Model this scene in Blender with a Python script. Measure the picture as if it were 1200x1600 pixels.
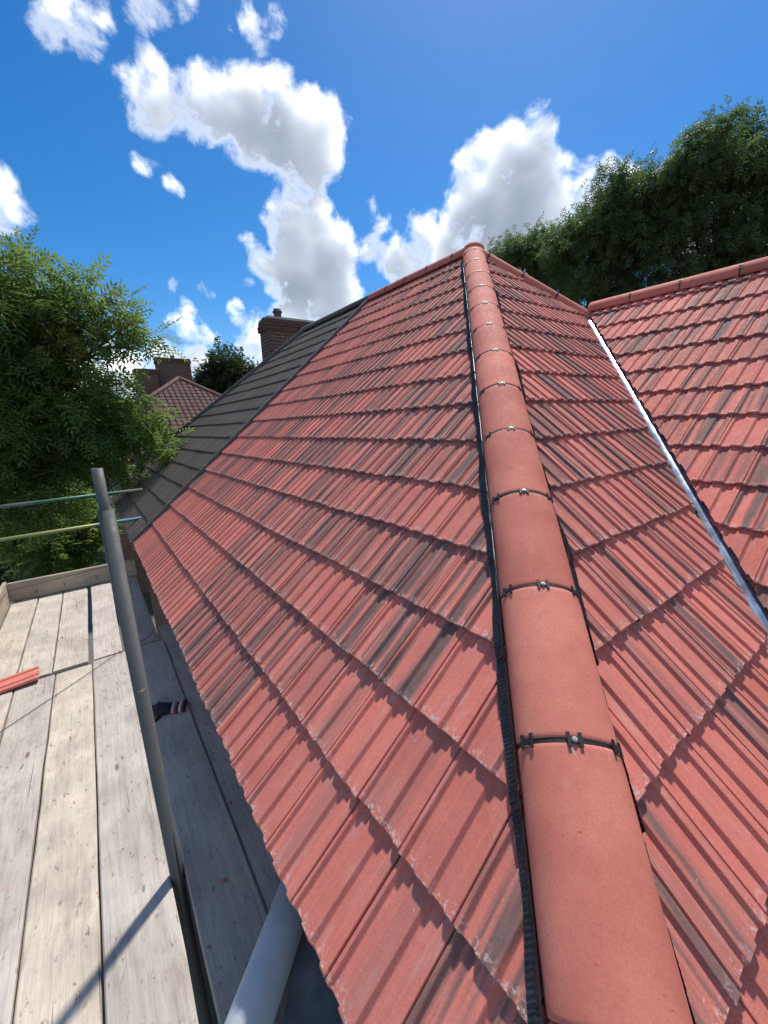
import bpy, bmesh, math, random
import numpy as np
from mathutils import Vector, Matrix
sc = bpy.context.scene
for o in list(bpy.data.objects): bpy.data.objects.remove(o)
COL = sc.collection
R = math.radians

# ------------------------------------------------------------------ camera
CAM = Vector((-0.2772, 0.1543, 1.3563))
cr = Vector((0.80687, -0.58941, -0.03954)); cu = Vector((0.15980, 0.15333, 0.97517)); cf = Vector((0.56871, 0.79315, -0.21791))
cd = bpy.data.cameras.new('camera'); cam = bpy.data.objects.new('camera', cd); COL.objects.link(cam)
m = Matrix((cr, cu, -cf)).transposed().to_4x4(); m.translation = CAM
cam.matrix_world = m
cd.sensor_fit = 'HORIZONTAL'; cd.sensor_width = 36; cd.lens = 628.4 / 1200 * 36
cd.clip_start = 0.02; cd.clip_end = 2000
sc.camera = cam

# ------------------------------------------------------------------ sun, sky, exposure
SUN = Vector((0.5000, 0.350, 1.0)).normalized()
SUN_EL = math.asin(SUN.z); SUN_AZ = math.atan2(SUN.x, SUN.y)
ld = bpy.data.lights.new('sun', 'SUN'); ld.energy = 2.7; ld.angle = R(3.0); ld.color = (1.0, 0.95, 0.88)
sun = bpy.data.objects.new('sun', ld); COL.objects.link(sun)
sun.rotation_euler = (-SUN).to_track_quat('-Z', 'Y').to_euler()
sc.view_settings.view_transform = 'Standard'; sc.view_settings.look = 'None'
sc.view_settings.gamma = 1.0; sc.view_settings.use_curve_mapping = False
sc.view_settings.exposure = 0.85
sc.cycles.max_bounces = 4; sc.cycles.diffuse_bounces = 3; sc.cycles.glossy_bounces = 3; sc.cycles.transparent_max_bounces = 4

CLOUDS=[(0.176,0.812,0.557,0.016),(0.159,0.838,0.522,0.034),(0.191,0.831,0.522,0.035),(0.239,0.813,0.530,0.040),(0.278,0.805,0.524,0.048),(0.327,0.790,0.519,0.057),(0.377,0.772,0.511,0.065),(0.418,0.747,0.517,0.047),(0.437,0.756,0.487,0.041),(0.371,0.793,0.483,0.045),(0.425,0.782,0.457,0.028),(0.442,0.746,0.499,0.030),(0.329,0.805,0.493,0.040),(0.403,0.816,0.414,0.027),(0.448,0.798,0.404,0.034),(0.410,0.833,0.372,0.056),(0.462,0.816,0.347,0.061),(0.334,0.871,0.361,0.018),(0.366,0.870,0.329,0.041),(0.421,0.853,0.309,0.075),(0.481,0.825,0.298,0.064),(0.517,0.814,0.265,0.034),(0.473,0.846,0.245,0.067),(0.385,0.874,0.297,0.037),(0.069,0.821,0.567,0.029),(0.096,0.811,0.577,0.024),(0.046,0.831,0.554,0.013),(0.172,0.777,0.605,0.024),(0.209,0.759,0.617,0.021),(0.117,0.798,0.591,0.015),(0.312,0.738,0.599,0.020),(0.342,0.717,0.608,0.011),(0.291,0.750,0.594,0.010),(0.327,0.738,0.591,0.012),(-0.042,0.929,0.367,0.022),(-0.041,0.940,0.340,0.017),(-0.058,0.921,0.385,0.032),(-0.075,0.936,0.344,0.033),(0.152,0.882,0.446,0.007),(0.166,0.880,0.445,0.008),(0.197,0.883,0.426,0.008),(0.195,0.887,0.419,0.006),(0.715,0.499,0.491,0.021),(0.716,0.483,0.504,0.013),(0.726,0.497,0.475,0.025),(0.708,0.542,0.452,0.053),(0.669,0.572,0.474,0.026),(0.663,0.602,0.446,0.030),(0.742,0.537,0.402,0.071),(0.701,0.595,0.393,0.069),(0.771,0.500,0.394,0.038),(0.792,0.465,0.395,0.025),(0.678,0.640,0.360,0.054),(0.736,0.590,0.332,0.071),(0.770,0.526,0.361,0.055),(0.623,0.691,0.366,0.043),(0.589,0.734,0.339,0.042),(0.543,0.743,0.391,0.016),(0.527,0.740,0.418,0.011),(0.546,0.758,0.356,0.024),(0.613,0.726,0.310,0.051),(0.675,0.674,0.299,0.063),(0.794,0.449,0.411,0.016),(0.806,0.422,0.415,0.015),(0.829,0.403,0.389,0.029),(0.817,0.441,0.371,0.041),(0.208,0.957,0.203,0.032),(0.178,0.960,0.216,0.019),(0.239,0.952,0.192,0.023),(0.207,0.951,0.230,0.017),(0.167,0.975,0.147,0.037),(0.214,0.967,0.142,0.036),(0.310,0.921,0.237,0.011),(0.325,0.929,0.175,0.032),(0.336,0.919,0.207,0.021),(0.340,0.928,0.150,0.033),(0.245,0.931,0.272,0.008),(0.260,0.928,0.266,0.007),(0.188,0.942,0.277,0.007),(0.418,0.878,0.233,0.045),(0.386,0.910,0.150,0.055),(0.320,0.904,0.284,0.007),(0.422,0.860,0.287,0.038),(0.089,0.990,0.114,0.047),(0.023,0.995,0.095,0.056),(-0.052,0.993,0.104,0.051),(0.000,0.990,0.140,0.032),(0.862,0.371,0.345,0.049),(0.898,0.304,0.318,0.056),(0.920,0.242,0.308,0.052),(0.892,0.281,0.353,0.035)]
random.seed(5)
CLOUDS = [(a, b, c, d * 1.10 + .004) for a, b, c, d in CLOUDS]
for k in range(40):                       # cumulus goes on out of view, with extra large puffs added for ambient light
    az = R(110 + 225 * random.random()); el = R(random.uniform(6, 60))
    for j in range(random.randint(1, 3)):
        a = az + random.uniform(-.1, .1); e = el + random.uniform(-.05, .05)
        d = Vector((math.sin(a) * math.cos(e), math.cos(a) * math.cos(e), math.sin(e)))
        CLOUDS.append((d.x, d.y, d.z, random.uniform(.06, .14)))

class NT:
    """small helper to write node trees"""
    def __init__(s, tree): s.t = tree; s.n = tree.nodes; s.l = tree.links
    def node(s, typ, **kw):
        nd = s.n.new(typ)
        for k, v in kw.items(): setattr(nd, k, v)
        return nd
    def put(s, sock, v):
        if hasattr(v, 'is_output'): s.l.new(v, sock)
        elif v is not None:
            if sock.type == 'RGBA' and len(v) == 3: v = (*v, 1)
            sock.default_value = v
    def math(s, op, a, b=None, c=None, clamp=False):
        nd = s.node('ShaderNodeMath', operation=op); nd.use_clamp = clamp
        s.put(nd.inputs[0], a)
        if b is not None: s.put(nd.inputs[1], b)
        if c is not None: s.put(nd.inputs[2], c)
        return nd.outputs[0]
    def vec(s, op, a, b=None, scale=None):
        nd = s.node('ShaderNodeVectorMath', operation=op)
        s.put(nd.inputs[0], a)
        if b is not None: s.put(nd.inputs[1], b)
        if scale is not None: s.put(nd.inputs['Scale'], scale)
        return nd.outputs['Value'] if op in ('DISTANCE', 'LENGTH', 'DOT_PRODUCT') else nd.outputs['Vector']
    def noise(s, v, scale, detail=4, rough=.55, dist=0.0):
        nd = s.node('ShaderNodeTexNoise'); s.put(nd.inputs['Vector'], v)
        nd.inputs['Scale'].default_value = scale; nd.inputs['Detail'].default_value = detail
        nd.inputs['Roughness'].default_value = rough; nd.inputs['Distortion'].default_value = dist
        return nd.outputs[0]
    def step(s, v, lo, hi, a=0.0, b=1.0, smooth=True):
        nd = s.node('ShaderNodeMapRange'); nd.interpolation_type = 'SMOOTHSTEP' if smooth else 'LINEAR'
        s.put(nd.inputs['Value'], v)
        s.put(nd.inputs['From Min'], lo); s.put(nd.inputs['From Max'], hi)
        s.put(nd.inputs['To Min'], a); s.put(nd.inputs['To Max'], b)
        return nd.outputs[0]
    def mix(s, f, a, b, typ='MIX'):
        nd = s.node('ShaderNodeMix'); nd.data_type = 'RGBA'; nd.blend_type = typ; nd.clamp_factor = True
        s.put(nd.inputs[0], f); s.put(nd.inputs[6], a); s.put(nd.inputs[7], b)
        return nd.outputs[2]
    def scale(s, v, xyz):
        return s.vec('MULTIPLY', v, xyz)

world = bpy.data.worlds.new('World'); sc.world = world; world.use_nodes = True
world.cycles.sampling_method = 'MANUAL'; world.cycles.sample_map_resolution = 256
wt = NT(world.node_tree); wt.n.clear()
SKY_STRENGTH = 0.076
def density_group(fine):
    grp = bpy.data.node_groups.new('cloud_density', 'ShaderNodeTree')
    grp.interface.new_socket('Vector', in_out='INPUT', socket_type='NodeSocketVector')
    grp.interface.new_socket('Density', in_out='OUTPUT', socket_type='NodeSocketFloat')
    g = NT(grp); gi = g.node('NodeGroupInput'); go = g.node('NodeGroupOutput')
    v = gi.outputs[0]
    warp = g.node('ShaderNodeTexNoise'); g.put(warp.inputs['Vector'], v); warp.inputs['Scale'].default_value = 9; warp.inputs['Detail'].default_value = 3
    w1 = g.vec('SUBTRACT', warp.outputs['Color'], (.5, .5, .5)); vw = g.vec('NORMALIZE', g.vec('ADD', v, g.vec('SCALE', w1, scale=.06)))
    sxyz = g.node('ShaderNodeSeparateXYZ'); g.l.new(vw, sxyz.inputs[0]); comp = []
    for i in range(3):
        cb = g.node('ShaderNodeCombineXYZ')
        for j in range(3): g.l.new(sxyz.outputs[i], cb.inputs[j])
        comp.append(cb.outputs[0])
    acc = None
    while len(CLOUDS) % 3: CLOUDS.append(CLOUDS[-1])
    for i in range(0, len(CLOUDS), 3):        # three puffs at a time: f = (r^2 - |d - c|^2) / 0.2 r
        tri = CLOUDS[i:i + 3]
        f = tuple((q[3] ** 2 - 1 - (q[0] ** 2 + q[1] ** 2 + q[2] ** 2)) / (.2 * q[3]) for q in tri)
        for ax in range(3):
            nd = g.node('ShaderNodeVectorMath', operation='MULTIPLY_ADD')
            g.l.new(comp[ax], nd.inputs[0]); nd.inputs[1].default_value = tuple(q[ax] * 2 / (.2 * q[3]) for q in tri); g.put(nd.inputs[2], f); f = nd.outputs[0]
        acc = f if acc is None else g.vec('MAXIMUM', acc, f)
    sa = g.node('ShaderNodeSeparateXYZ'); g.l.new(acc, sa.inputs[0])
    acc = g.math('SMOOTH_MAX', g.math('SMOOTH_MAX', sa.outputs[0], sa.outputs[1], .15), sa.outputs[2], .15)
    if fine:
        nz = g.noise(v, 15, 7, .62, .3); nz2 = g.noise(v, 60, 4, .62)
        den = g.math('ADD', acc, g.math('MULTIPLY', g.math('SUBTRACT', nz, .5), .74))
        den = g.math('ADD', den, g.math('MULTIPLY', g.math('SUBTRACT', nz2, .5), .17))
    else:
        nz = g.noise(v, 12, 2, .5, .2)
        den = g.math('ADD', acc, g.math('MULTIPLY', g.math('SUBTRACT', nz, .5), .40))
    g.l.new(den, go.inputs[0])
    return grp
GRP_FINE, GRP_SOFT = density_group(True), density_group(False)
tc = wt.node('ShaderNodeTexCoord'); dirv = wt.vec('NORMALIZE', tc.outputs['Generated'])
def dens(vv, grp):
    nd = wt.node('ShaderNodeGroup'); nd.node_tree = grp; wt.put(nd.inputs[0], vv); return nd.outputs[0]
D0 = dens(dirv, GRP_FINE)
D1 = dens(wt.vec('NORMALIZE', wt.vec('ADD', dirv, tuple(SUN * .05))), GRP_SOFT)
sky = wt.node('ShaderNodeTexSky'); sky.sky_type = 'NISHITA'; sky.sun_disc = False
sky.sun_elevation = SUN_EL; sky.sun_rotation = SUN_AZ
sky.air_density = 1.0; sky.dust_density = 0.45; sky.ozone_density = 5.0; sky.altitude = 500
hs = wt.node('ShaderNodeHueSaturation'); hs.inputs['Saturation'].default_value = 1.33
wt.l.new(sky.outputs[0], hs.inputs['Color'])
skyc = wt.vec('SCALE', hs.outputs[0], scale=SKY_STRENGTH)
alpha = wt.step(D0, -.03, .28)
thin = wt.math('POWER', alpha, 1.0)
rim = wt.step(D0, .04, .34, 1.0, 0.0)
core = wt.math('POWER', 2.718, wt.math('MULTIPLY', wt.math('MAXIMUM', wt.math('ADD', D1, .02), 0.0), -4.8))
core = wt.math('MAXIMUM', core, wt.math('MULTIPLY', rim, .8))
lit = wt.math('MULTIPLY_ADD', core, .74, .25)
ccol = wt.mix(wt.step(lit, .30, .92, smooth=False), (.58, .69, .88), (1, 1, 1))
cloudc = wt.vec('SCALE', ccol, scale=wt.math('MULTIPLY', lit, 1.05))
tot = wt.mix(thin, skyc, cloudc)
bg = wt.node('ShaderNodeBackground'); wt.l.new(tot, bg.inputs['Color']); bg.inputs['Strength'].default_value = 1.0
out = wt.node('ShaderNodeOutputWorld'); wt.l.new(bg.outputs[0], out.inputs['Surface'])

# ------------------------------------------------------------------ helpers
def tag(o, label=None, cat=None, group=None, kind=None):
    if label: o['label'] = label
    if cat: o['category'] = cat
    if group: o['group'] = group
    if kind: o['kind'] = kind
    return o
def link(name, data, parent=None, mat=None):
    o = bpy.data.objects.new(name, data); COL.objects.link(o)
    if parent is not None: o.parent = parent
    if mat is not None and data is not None and not data.materials: data.materials.append(mat)
    return o
def empty(name, loc=(0, 0, 0)):
    o = bpy.data.objects.new(name, None); COL.objects.link(o); o.location = loc; o.empty_display_size = .1
    return o
def mesh_from(name, verts, faces, smooth=False):
    me = bpy.data.meshes.new(name); me.from_pydata([tuple(p) for p in verts], [], faces); me.update()
    if smooth: me.polygons.foreach_set('use_smooth', [True] * len(me.polygons))
    return me
def bm_mesh(bm, name, smooth=False):
    bmesh.ops.recalc_face_normals(bm, faces=bm.faces)
    me = bpy.data.meshes.new(name); bm.to_mesh(me); bm.free()
    if smooth: me.polygons.foreach_set('use_smooth', [True] * len(me.polygons))
    return me
def add_box(bm, lo, hi, bev=0.0, mat=None):
    vs = [bm.verts.new((x, y, z)) for x in (lo[0], hi[0]) for y in (lo[1], hi[1]) for z in (lo[2], hi[2])]
    fs = [bm.faces.new([vs[i] for i in q]) for q in ((0, 1, 3, 2), (4, 6, 7, 5), (0, 4, 5, 1), (2, 3, 7, 6), (0, 2, 6, 4), (1, 5, 7, 3))]
    if bev:
        es = list({e for f in fs for e in f.edges})
        bmesh.ops.bevel(bm, geom=es, offset=bev, segments=1, affect='EDGES')
    if mat is not None:
        bmesh.ops.transform(bm, matrix=mat, verts=vs)
def box(name, lo, hi, mat, parent=None, bev=0.0):
    bm = bmesh.new(); add_box(bm, lo, hi, bev); return link(name, bm_mesh(bm, name), parent, mat)
def add_tube(bm, pts, rads, seg=12, cap=True, rough=0.0):
    pts = [Vector(p) for p in pts]; rings = []
    if not hasattr(rads, '__len__'): rads = [rads] * len(pts)
    prev = None
    for i, p in enumerate(pts):
        t = (pts[min(i + 1, len(pts) - 1)] - pts[max(i - 1, 0)]).normalized()
        a = prev if prev is not None else (Vector((0, 0, 1)) if abs(t.z) < .9 else Vector((1, 0, 0)))
        b = t.cross(a).normalized(); a = b.cross(t).normalized(); prev = a
        rings.append([bm.verts.new(p + (a * math.cos(k * math.tau / seg) + b * math.sin(k * math.tau / seg)) * rads[i] * (1 + random.uniform(-rough, rough))) for k in range(seg)])
    for i in range(len(rings) - 1):
        for k in range(seg):
            bm.faces.new((rings[i][k], rings[i][(k + 1) % seg], rings[i + 1][(k + 1) % seg], rings[i + 1][k])).smooth = True
    if cap:
        bm.faces.new(rings[0]); bm.faces.new(rings[-1])
def tube(name, pts, rads, mat, parent=None, seg=12, cap=True):
    bm = bmesh.new(); add_tube(bm, pts, rads, seg, cap); return link(name, bm_mesh(bm, name), parent, mat)
def hollow_tube(name, p0, p1, ro, ri, mat, parent=None, seg=28):
    p0, p1 = Vector(p0), Vector(p1); t = (p1 - p0).normalized()
    a = (Vector((0, 0, 1)) if abs(t.z) < .9 else Vector((1, 0, 0))); b = t.cross(a).normalized(); a = b.cross(t)
    bm = bmesh.new(); R4 = []
    for P, rr in ((p0, ri), (p0, ro), (p1, ro), (p1, ri)):
        R4.append([bm.verts.new(P + (a * math.cos(k * math.tau / seg) + b * math.sin(k * math.tau / seg)) * rr) for k in range(seg)])
    for i in range(4):
        A, B = R4[i], R4[(i + 1) % 4]
        for k in range(seg):
            f = bm.faces.new((A[k], A[(k + 1) % seg], B[(k + 1) % seg], B[k])); f.smooth = i in (1, 3)
    return link(name, bm_mesh(bm, name), parent, mat)

# ------------------------------------------------------------------ materials
def new_mat(name):
    mt = bpy.data.materials.new(name); mt.use_nodes = True
    t = NT(mt.node_tree); b = t.n['Principled BSDF']
    return mt, t, b
def bump(t, b, h, strength, dist):
    nd = t.node('ShaderNodeBump'); nd.inputs['Strength'].default_value = strength; nd.inputs['Distance'].default_value = dist
    t.put(nd.inputs['Height'], h); t.l.new(nd.outputs[0], b.inputs['Normal'])
def simple_mat(name, col, rough=.6, metal=0.0, var=.25, scale=20, spec=.5, bumpd=0.0):
    mt, t, b = new_mat(name)
    v = t.node('ShaderNodeTexCoord').outputs['Object']
    n = t.noise(v, scale, 5, .6)
    c = t.mix(t.step(n, .3, .7), tuple(x * (1 - var) for x in col), tuple(min(1, x * (1 + var)) for x in col))
    t.put(b.inputs['Base Color'], c); b.inputs['Metallic'].default_value = metal
    t.put(b.inputs['Roughness'], t.step(n, .2, .8, rough * .85, min(1, rough * 1.15)))
    b.inputs['Specular IOR Level'].default_value = spec
    if bumpd: bump(t, b, t.noise(v, scale * 4, 4, .65), .6, bumpd)
    return mt

W = 0.2045; G = 0.3130; TH = R(41.04); TW = R(37.26); XW = 1.4117
def tile_mat(name, red, dark, streaks=True, pale=(.62, .50, .46)):
    mt, t, b = new_mat(name)
    v = t.node('ShaderNodeTexCoord').outputs['Object']
    oi = t.node('ShaderNodeObjectInfo'); rnd = oi.outputs['Random']
    sx = t.node('ShaderNodeSeparateXYZ'); t.l.new(v, sx.inputs[0])
    off = t.node('ShaderNodeCombineXYZ'); t.put(off.inputs[0], t.math('MULTIPLY', rnd, 37.0)); t.put(off.inputs[1], t.math('MULTIPLY', rnd, 91.0))
    vo = t.vec('ADD', v, off.outputs[0])
    n_lo = t.noise(vo, 6, 2, .5); n_mid = t.noise(vo, 40, 4, .6); n_fine = t.noise(vo, 200, 4, .75); n_grit = t.noise(vo, 900, 2, .6)
    col = t.mix(t.step(rnd, 0, 1, smooth=False), tuple(x * .84 for x in red), tuple(x * 1.12 for x in red))
    col = t.mix(t.step(n_lo, .35, .7, 0, .35), col, (red[0] * 1.12, red[1] * 1.32, red[2] * 1.34))
    col = t.mix(t.step(n_mid, .45, .8, 0, .40), col, (red[0] * .72, red[1] * .68, red[2] * .72))
    col = t.mix(t.step(n_fine, .30, .75, .0, .5), t.vec('SCALE', col, scale=1.13), t.vec('SCALE', col, scale=.62))
    dusty = t.noise(t.scale(vo, (30, 5, 1)), 1.0, 4, .6)
    col = t.mix(t.step(dusty, .52, .78, 0, .30), col, pale)
    col = t.mix(t.step(t.noise(t.scale(vo, (14, 4, 1)), 1.0, 2, .5), .50, .72, 0, .42), col, (red[0] * .76, red[1] * 1.1, red[2] * 1.25))
    if streaks:
        oc = t.node('ShaderNodeSeparateColor'); t.l.new(oi.outputs['Color'], oc.inputs[0])
        wob = t.math('MULTIPLY', t.math('SUBTRACT', t.noise(t.scale(vo, (20, 4, 1)), 1.0, 3, .6), .5), .05)
        un = t.math('ADD', sx.outputs[0], wob)
        d = t.math('ABSOLUTE', t.math('SUBTRACT', un, oc.outputs[0]))
        hw = oc.outputs[1]
        mk = t.step(d, t.math('MULTIPLY', hw, .35), t.math('MULTIPLY', hw, 1.4), 1.0, 0.0)
        mk = t.math('MULTIPLY', mk, t.step(n_fine, .28, .52, .70, 1.0))
        mk = t.math('MULTIPLY', mk, oc.outputs[2])
        mk = t.math('MULTIPLY', mk, t.step(t.noise(t.scale(vo, (60, 6, 1)), 1.0, 4, .7), .2, .55, .65, 1.0))
        c2 = t.math('MULTIPLY', t.math('FRACT', t.math('MULTIPLY', rnd, 17.3)), .2)
        m2 = t.step(t.math('ABSOLUTE', t.math('SUBTRACT', un, c2)), .005, .018, 1.0, 0.0)
        m2 = t.math('MULTIPLY', m2, t.step(t.math('FRACT', t.math('MULTIPLY', rnd, 71.7)), .55, .9, 0, .8))
        mk = t.math('MAXIMUM', mk, t.math('MULTIPLY', m2, t.math('GREATER_THAN', oc.outputs[2], .3)))
        ns = t.noise(t.scale(vo, (26, 1.3, 1)), 1.0, 3, .55)
        m3 = t.math('MULTIPLY', t.step(ns, .44, .61), t.math('MULTIPLY', t.step(oc.outputs[2], .05, .8), .85))
        mk = t.math('MAXIMUM', t.math('MULTIPLY', mk, .92), t.math('MULTIPLY', m3, t.step(n_fine, .25, .6, .75, 1.0)))
        dk = t.mix(t.step(n_mid, .3, .7), tuple(x * .8 for x in dark), tuple(x * 1.25 for x in dark))
        dk = t.mix(t.step(n_fine, .35, .75, 0, .6), dk, tuple(x * 1.5 for x in dark))
        col = t.mix(mk, col, dk)
    tail = t.step(sx.outputs[1], .004, .045, 1.0, 0.0)
    chip = t.math('MULTIPLY', tail, t.step(t.noise(vo, 70, 5, .7), .51, .62))
    col = t.mix(t.math('MULTIPLY', chip, .85), col, pale)
    spots = t.step(t.noise(vo, 110, 3, .6), .68, .74, 0, .6)
    col = t.mix(spots, col, pale)
    t.put(b.inputs['Base Color'], col); t.put(b.inputs['Roughness'], t.step(n_mid, .3, .7, .72, .9)); b.inputs['Specular IOR Level'].default_value = .22
    h = t.math('ADD', t.math('MULTIPLY', n_fine, .5), t.math('ADD', n_mid, t.math('MULTIPLY', n_grit, .3)))
    bump(t, b, h, .55, .0016)
    return mt
RED = (.60, .180, .138); GREY = (.100, .090, .084)
M_TILE = tile_mat('red_concrete_tile', RED, GREY)
M_DARK = tile_mat('charcoal_concrete_tile', (.130, .104, .085), GREY, streaks=False, pale=(.13, .12, .11))
M_BROWN = tile_mat('brown_concrete_tile', (.135, .068, .058), GREY, streaks=False, pale=(.2, .15, .13))

def ridge_mat(name, red, k=1.0):
    mt, t, b = new_mat(name)
    v = t.node('ShaderNodeTexCoord').outputs['Object']; rnd = t.node('ShaderNodeObjectInfo').outputs['Random']
    off = t.node('ShaderNodeCombineXYZ'); t.put(off.inputs[0], t.math('MULTIPLY', rnd, 53.0)); vo = t.vec('ADD', v, off.outputs[0])
    n1 = t.noise(vo, 5, 4, .55); n2 = t.noise(vo, 36, 5, .65); n3 = t.noise(vo, 180, 4, .75); n4 = t.noise(t.scale(vo, (50, 130, 50)), 1.0, 3, .6)
    col = t.mix(t.step(n1, .3, .7), tuple(x * .88 for x in red), (red[0] * 1.08, red[1] * 1.2, red[2] * 1.2))
    col = t.mix(t.step(n2, .5, .8, 0, .35), col, tuple(x * .75 for x in red))
    col = t.vec('SCALE', col, scale=t.step(t.math('FRACT', t.math('MULTIPLY', rnd, 9.7)), 0, 1, .88, 1.08))
    col = t.mix(t.step(t.noise(t.scale(vo, (18, 5, 18)), 1.0, 4, .65), .60, .74, 0, .35), col, (red[0] * 1.05, red[1] * 1.9, red[2] * 2.1))
    col = t.mix(t.step(n3, .35, .75, 0, .45), t.vec('SCALE', col, scale=1.1), t.vec('SCALE', col, scale=.65))
    col = t.mix(t.step(n4, .67, .76, 0, .75), col, tuple(x * .32 for x in red))
    sx = t.node('ShaderNodeSeparateXYZ'); t.l.new(v, sx.inputs[0])
    ends = t.math('MULTIPLY', t.step(sx.outputs[1], .40, .455), t.step(t.noise(t.scale(vo, (60, 6, 60)), 1.0, 4, .6), .58, .72))
    col = t.mix(t.math('MULTIPLY', ends, .6), col, (.65, .5, .45))
    t.put(b.inputs['Base Color'], col); t.put(b.inputs['Roughness'], t.step(n2, .3, .7, .72, .88)); b.inputs['Specular IOR Level'].default_value = .25
    bump(t, b, t.math('ADD', n2, t.math('ADD', t.math('MULTIPLY', n3, .5), t.math('MULTIPLY', n4, -.3))), .35, .0010)
    return mt
M_RIDGE = ridge_mat('red_ridge_tile', (.58, .175, .125))
M_DRIDGE = ridge_mat('charcoal_ridge_tile', (.10, .088, .08))
M_BRIDGE = ridge_mat('brown_ridge_tile', (.16, .085, .065))
M_BLACK = simple_mat('black_plastic', (.014, .015, .018), .62, 0, .4, 30)
M_ROLL = simple_mat('black_hip_roll', (.016, .019, .028), .45, 0, .5, 40)
M_LIP = simple_mat('pale_glint_lip', (.42, .42, .44), .35, 0, .3, 60)  # sun glint on the black roll edge, put into the colour
M_UNDER = simple_mat('roof_underlay', (.02, .02, .022), .8, 0, .3, 8)
M_ZINC = simple_mat('screw_steel', (.55, .54, .50), .5, .7, .15, 200)
def valley_mat():
    mt, t, b = new_mat('valley_metal')
    v = t.node('ShaderNodeTexCoord').outputs['Object']; n = t.noise(v, 9, 5, .6); n2 = t.noise(v, 60, 4, .6)
    t.put(b.inputs['Base Color'], t.mix(t.step(n, .35, .7), (.46, .51, .57), (.54, .59, .66)))
    b.inputs['Metallic'].default_value = .75; t.put(b.inputs['Roughness'], t.step(n, .3, .7, .17, .28))
    return mt
M_VALLEY = valley_mat()

# ------------------------------------------------------------------ roof tiles
HR = .0118
PROF = [(0, HR * .75), (.002, HR), (.011, HR), (.0135, HR * .88), (.0215, HR * .10), (.0245, 0), (.0565, 0), (.059, HR * .12), (.0650, HR * .9), (.0675, HR), (.114, HR), (.1165, HR * .88),
        (.1255, HR * .10), (.1285, 0), (.1635, 0), (.166, HR * .12), (.172, HR * .9), (.1745, HR), (.1985, HR), (.2008, HR * .75)]
TL = .372; TT = .0172; TILT = .0222
def lift(v): return TILT * (1 - v / .335) - .010
def prof_h(u):
    u = u % W
    for (a, ha), (b_, hb) in zip(PROF, PROF[1:]):
        if a <= u <= b_: return ha + (hb - ha) * (u - a) / (b_ - a)
    return HR * .5
def surf_h(u, s):
    return prof_h(u) + lift(s % G)
def tile_bm(rng=None, simple=False):
    bm = bmesh.new(); rows = []
    prof = PROF if not simple else PROF[::2] + [PROF[-1]]
    def wob(): return rng.uniform(-.0012, .0012) if rng else 0
    rows.append([bm.verts.new((u, .002 + wob(), h + lift(0) - TT)) for u, h in prof])
    rows.append([bm.verts.new((u, 0 + wob(), h + lift(0) - .004)) for u, h in prof])
    rows.append([bm.verts.new((u, .004 + wob(), h + lift(0))) for u, h in prof])
    rows.append([bm.verts.new((u, TL, h + lift(TL))) for u, h in prof])
    for i in range(3):
        for k in range(len(prof) - 1): bm.faces.new((rows[i][k], rows[i][k + 1], rows[i + 1][k + 1], rows[i + 1][k]))
    for side in (0, -1):                       # the two side edges go down into the joint
        a, b_ = rows[2][side], rows[3][side]
        c = bm.verts.new((a.co.x, a.co.y, a.co.z - TT)); d = bm.verts.new((b_.co.x, b_.co.y, b_.co.z - TT))
        bm.faces.new((a, b_, d, c) if side == 0 else (b_, a, c, d))
    return bm
def finish_tile(bm, name):
    me = bpy.data.meshes.new(name); bm.to_mesh(me); bm.free(); return me
_rng = random.Random(3)
TILE_MESHES = []
for i in range(6):
    TILE_MESHES.append(finish_tile(tile_bm(_rng), 'roof_tile'))
DARK_MESHES = [m_.copy() for m_ in TILE_MESHES]
SIMPLE_TILE = finish_tile(tile_bm(None, True), 'roof_tile_far')

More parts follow.
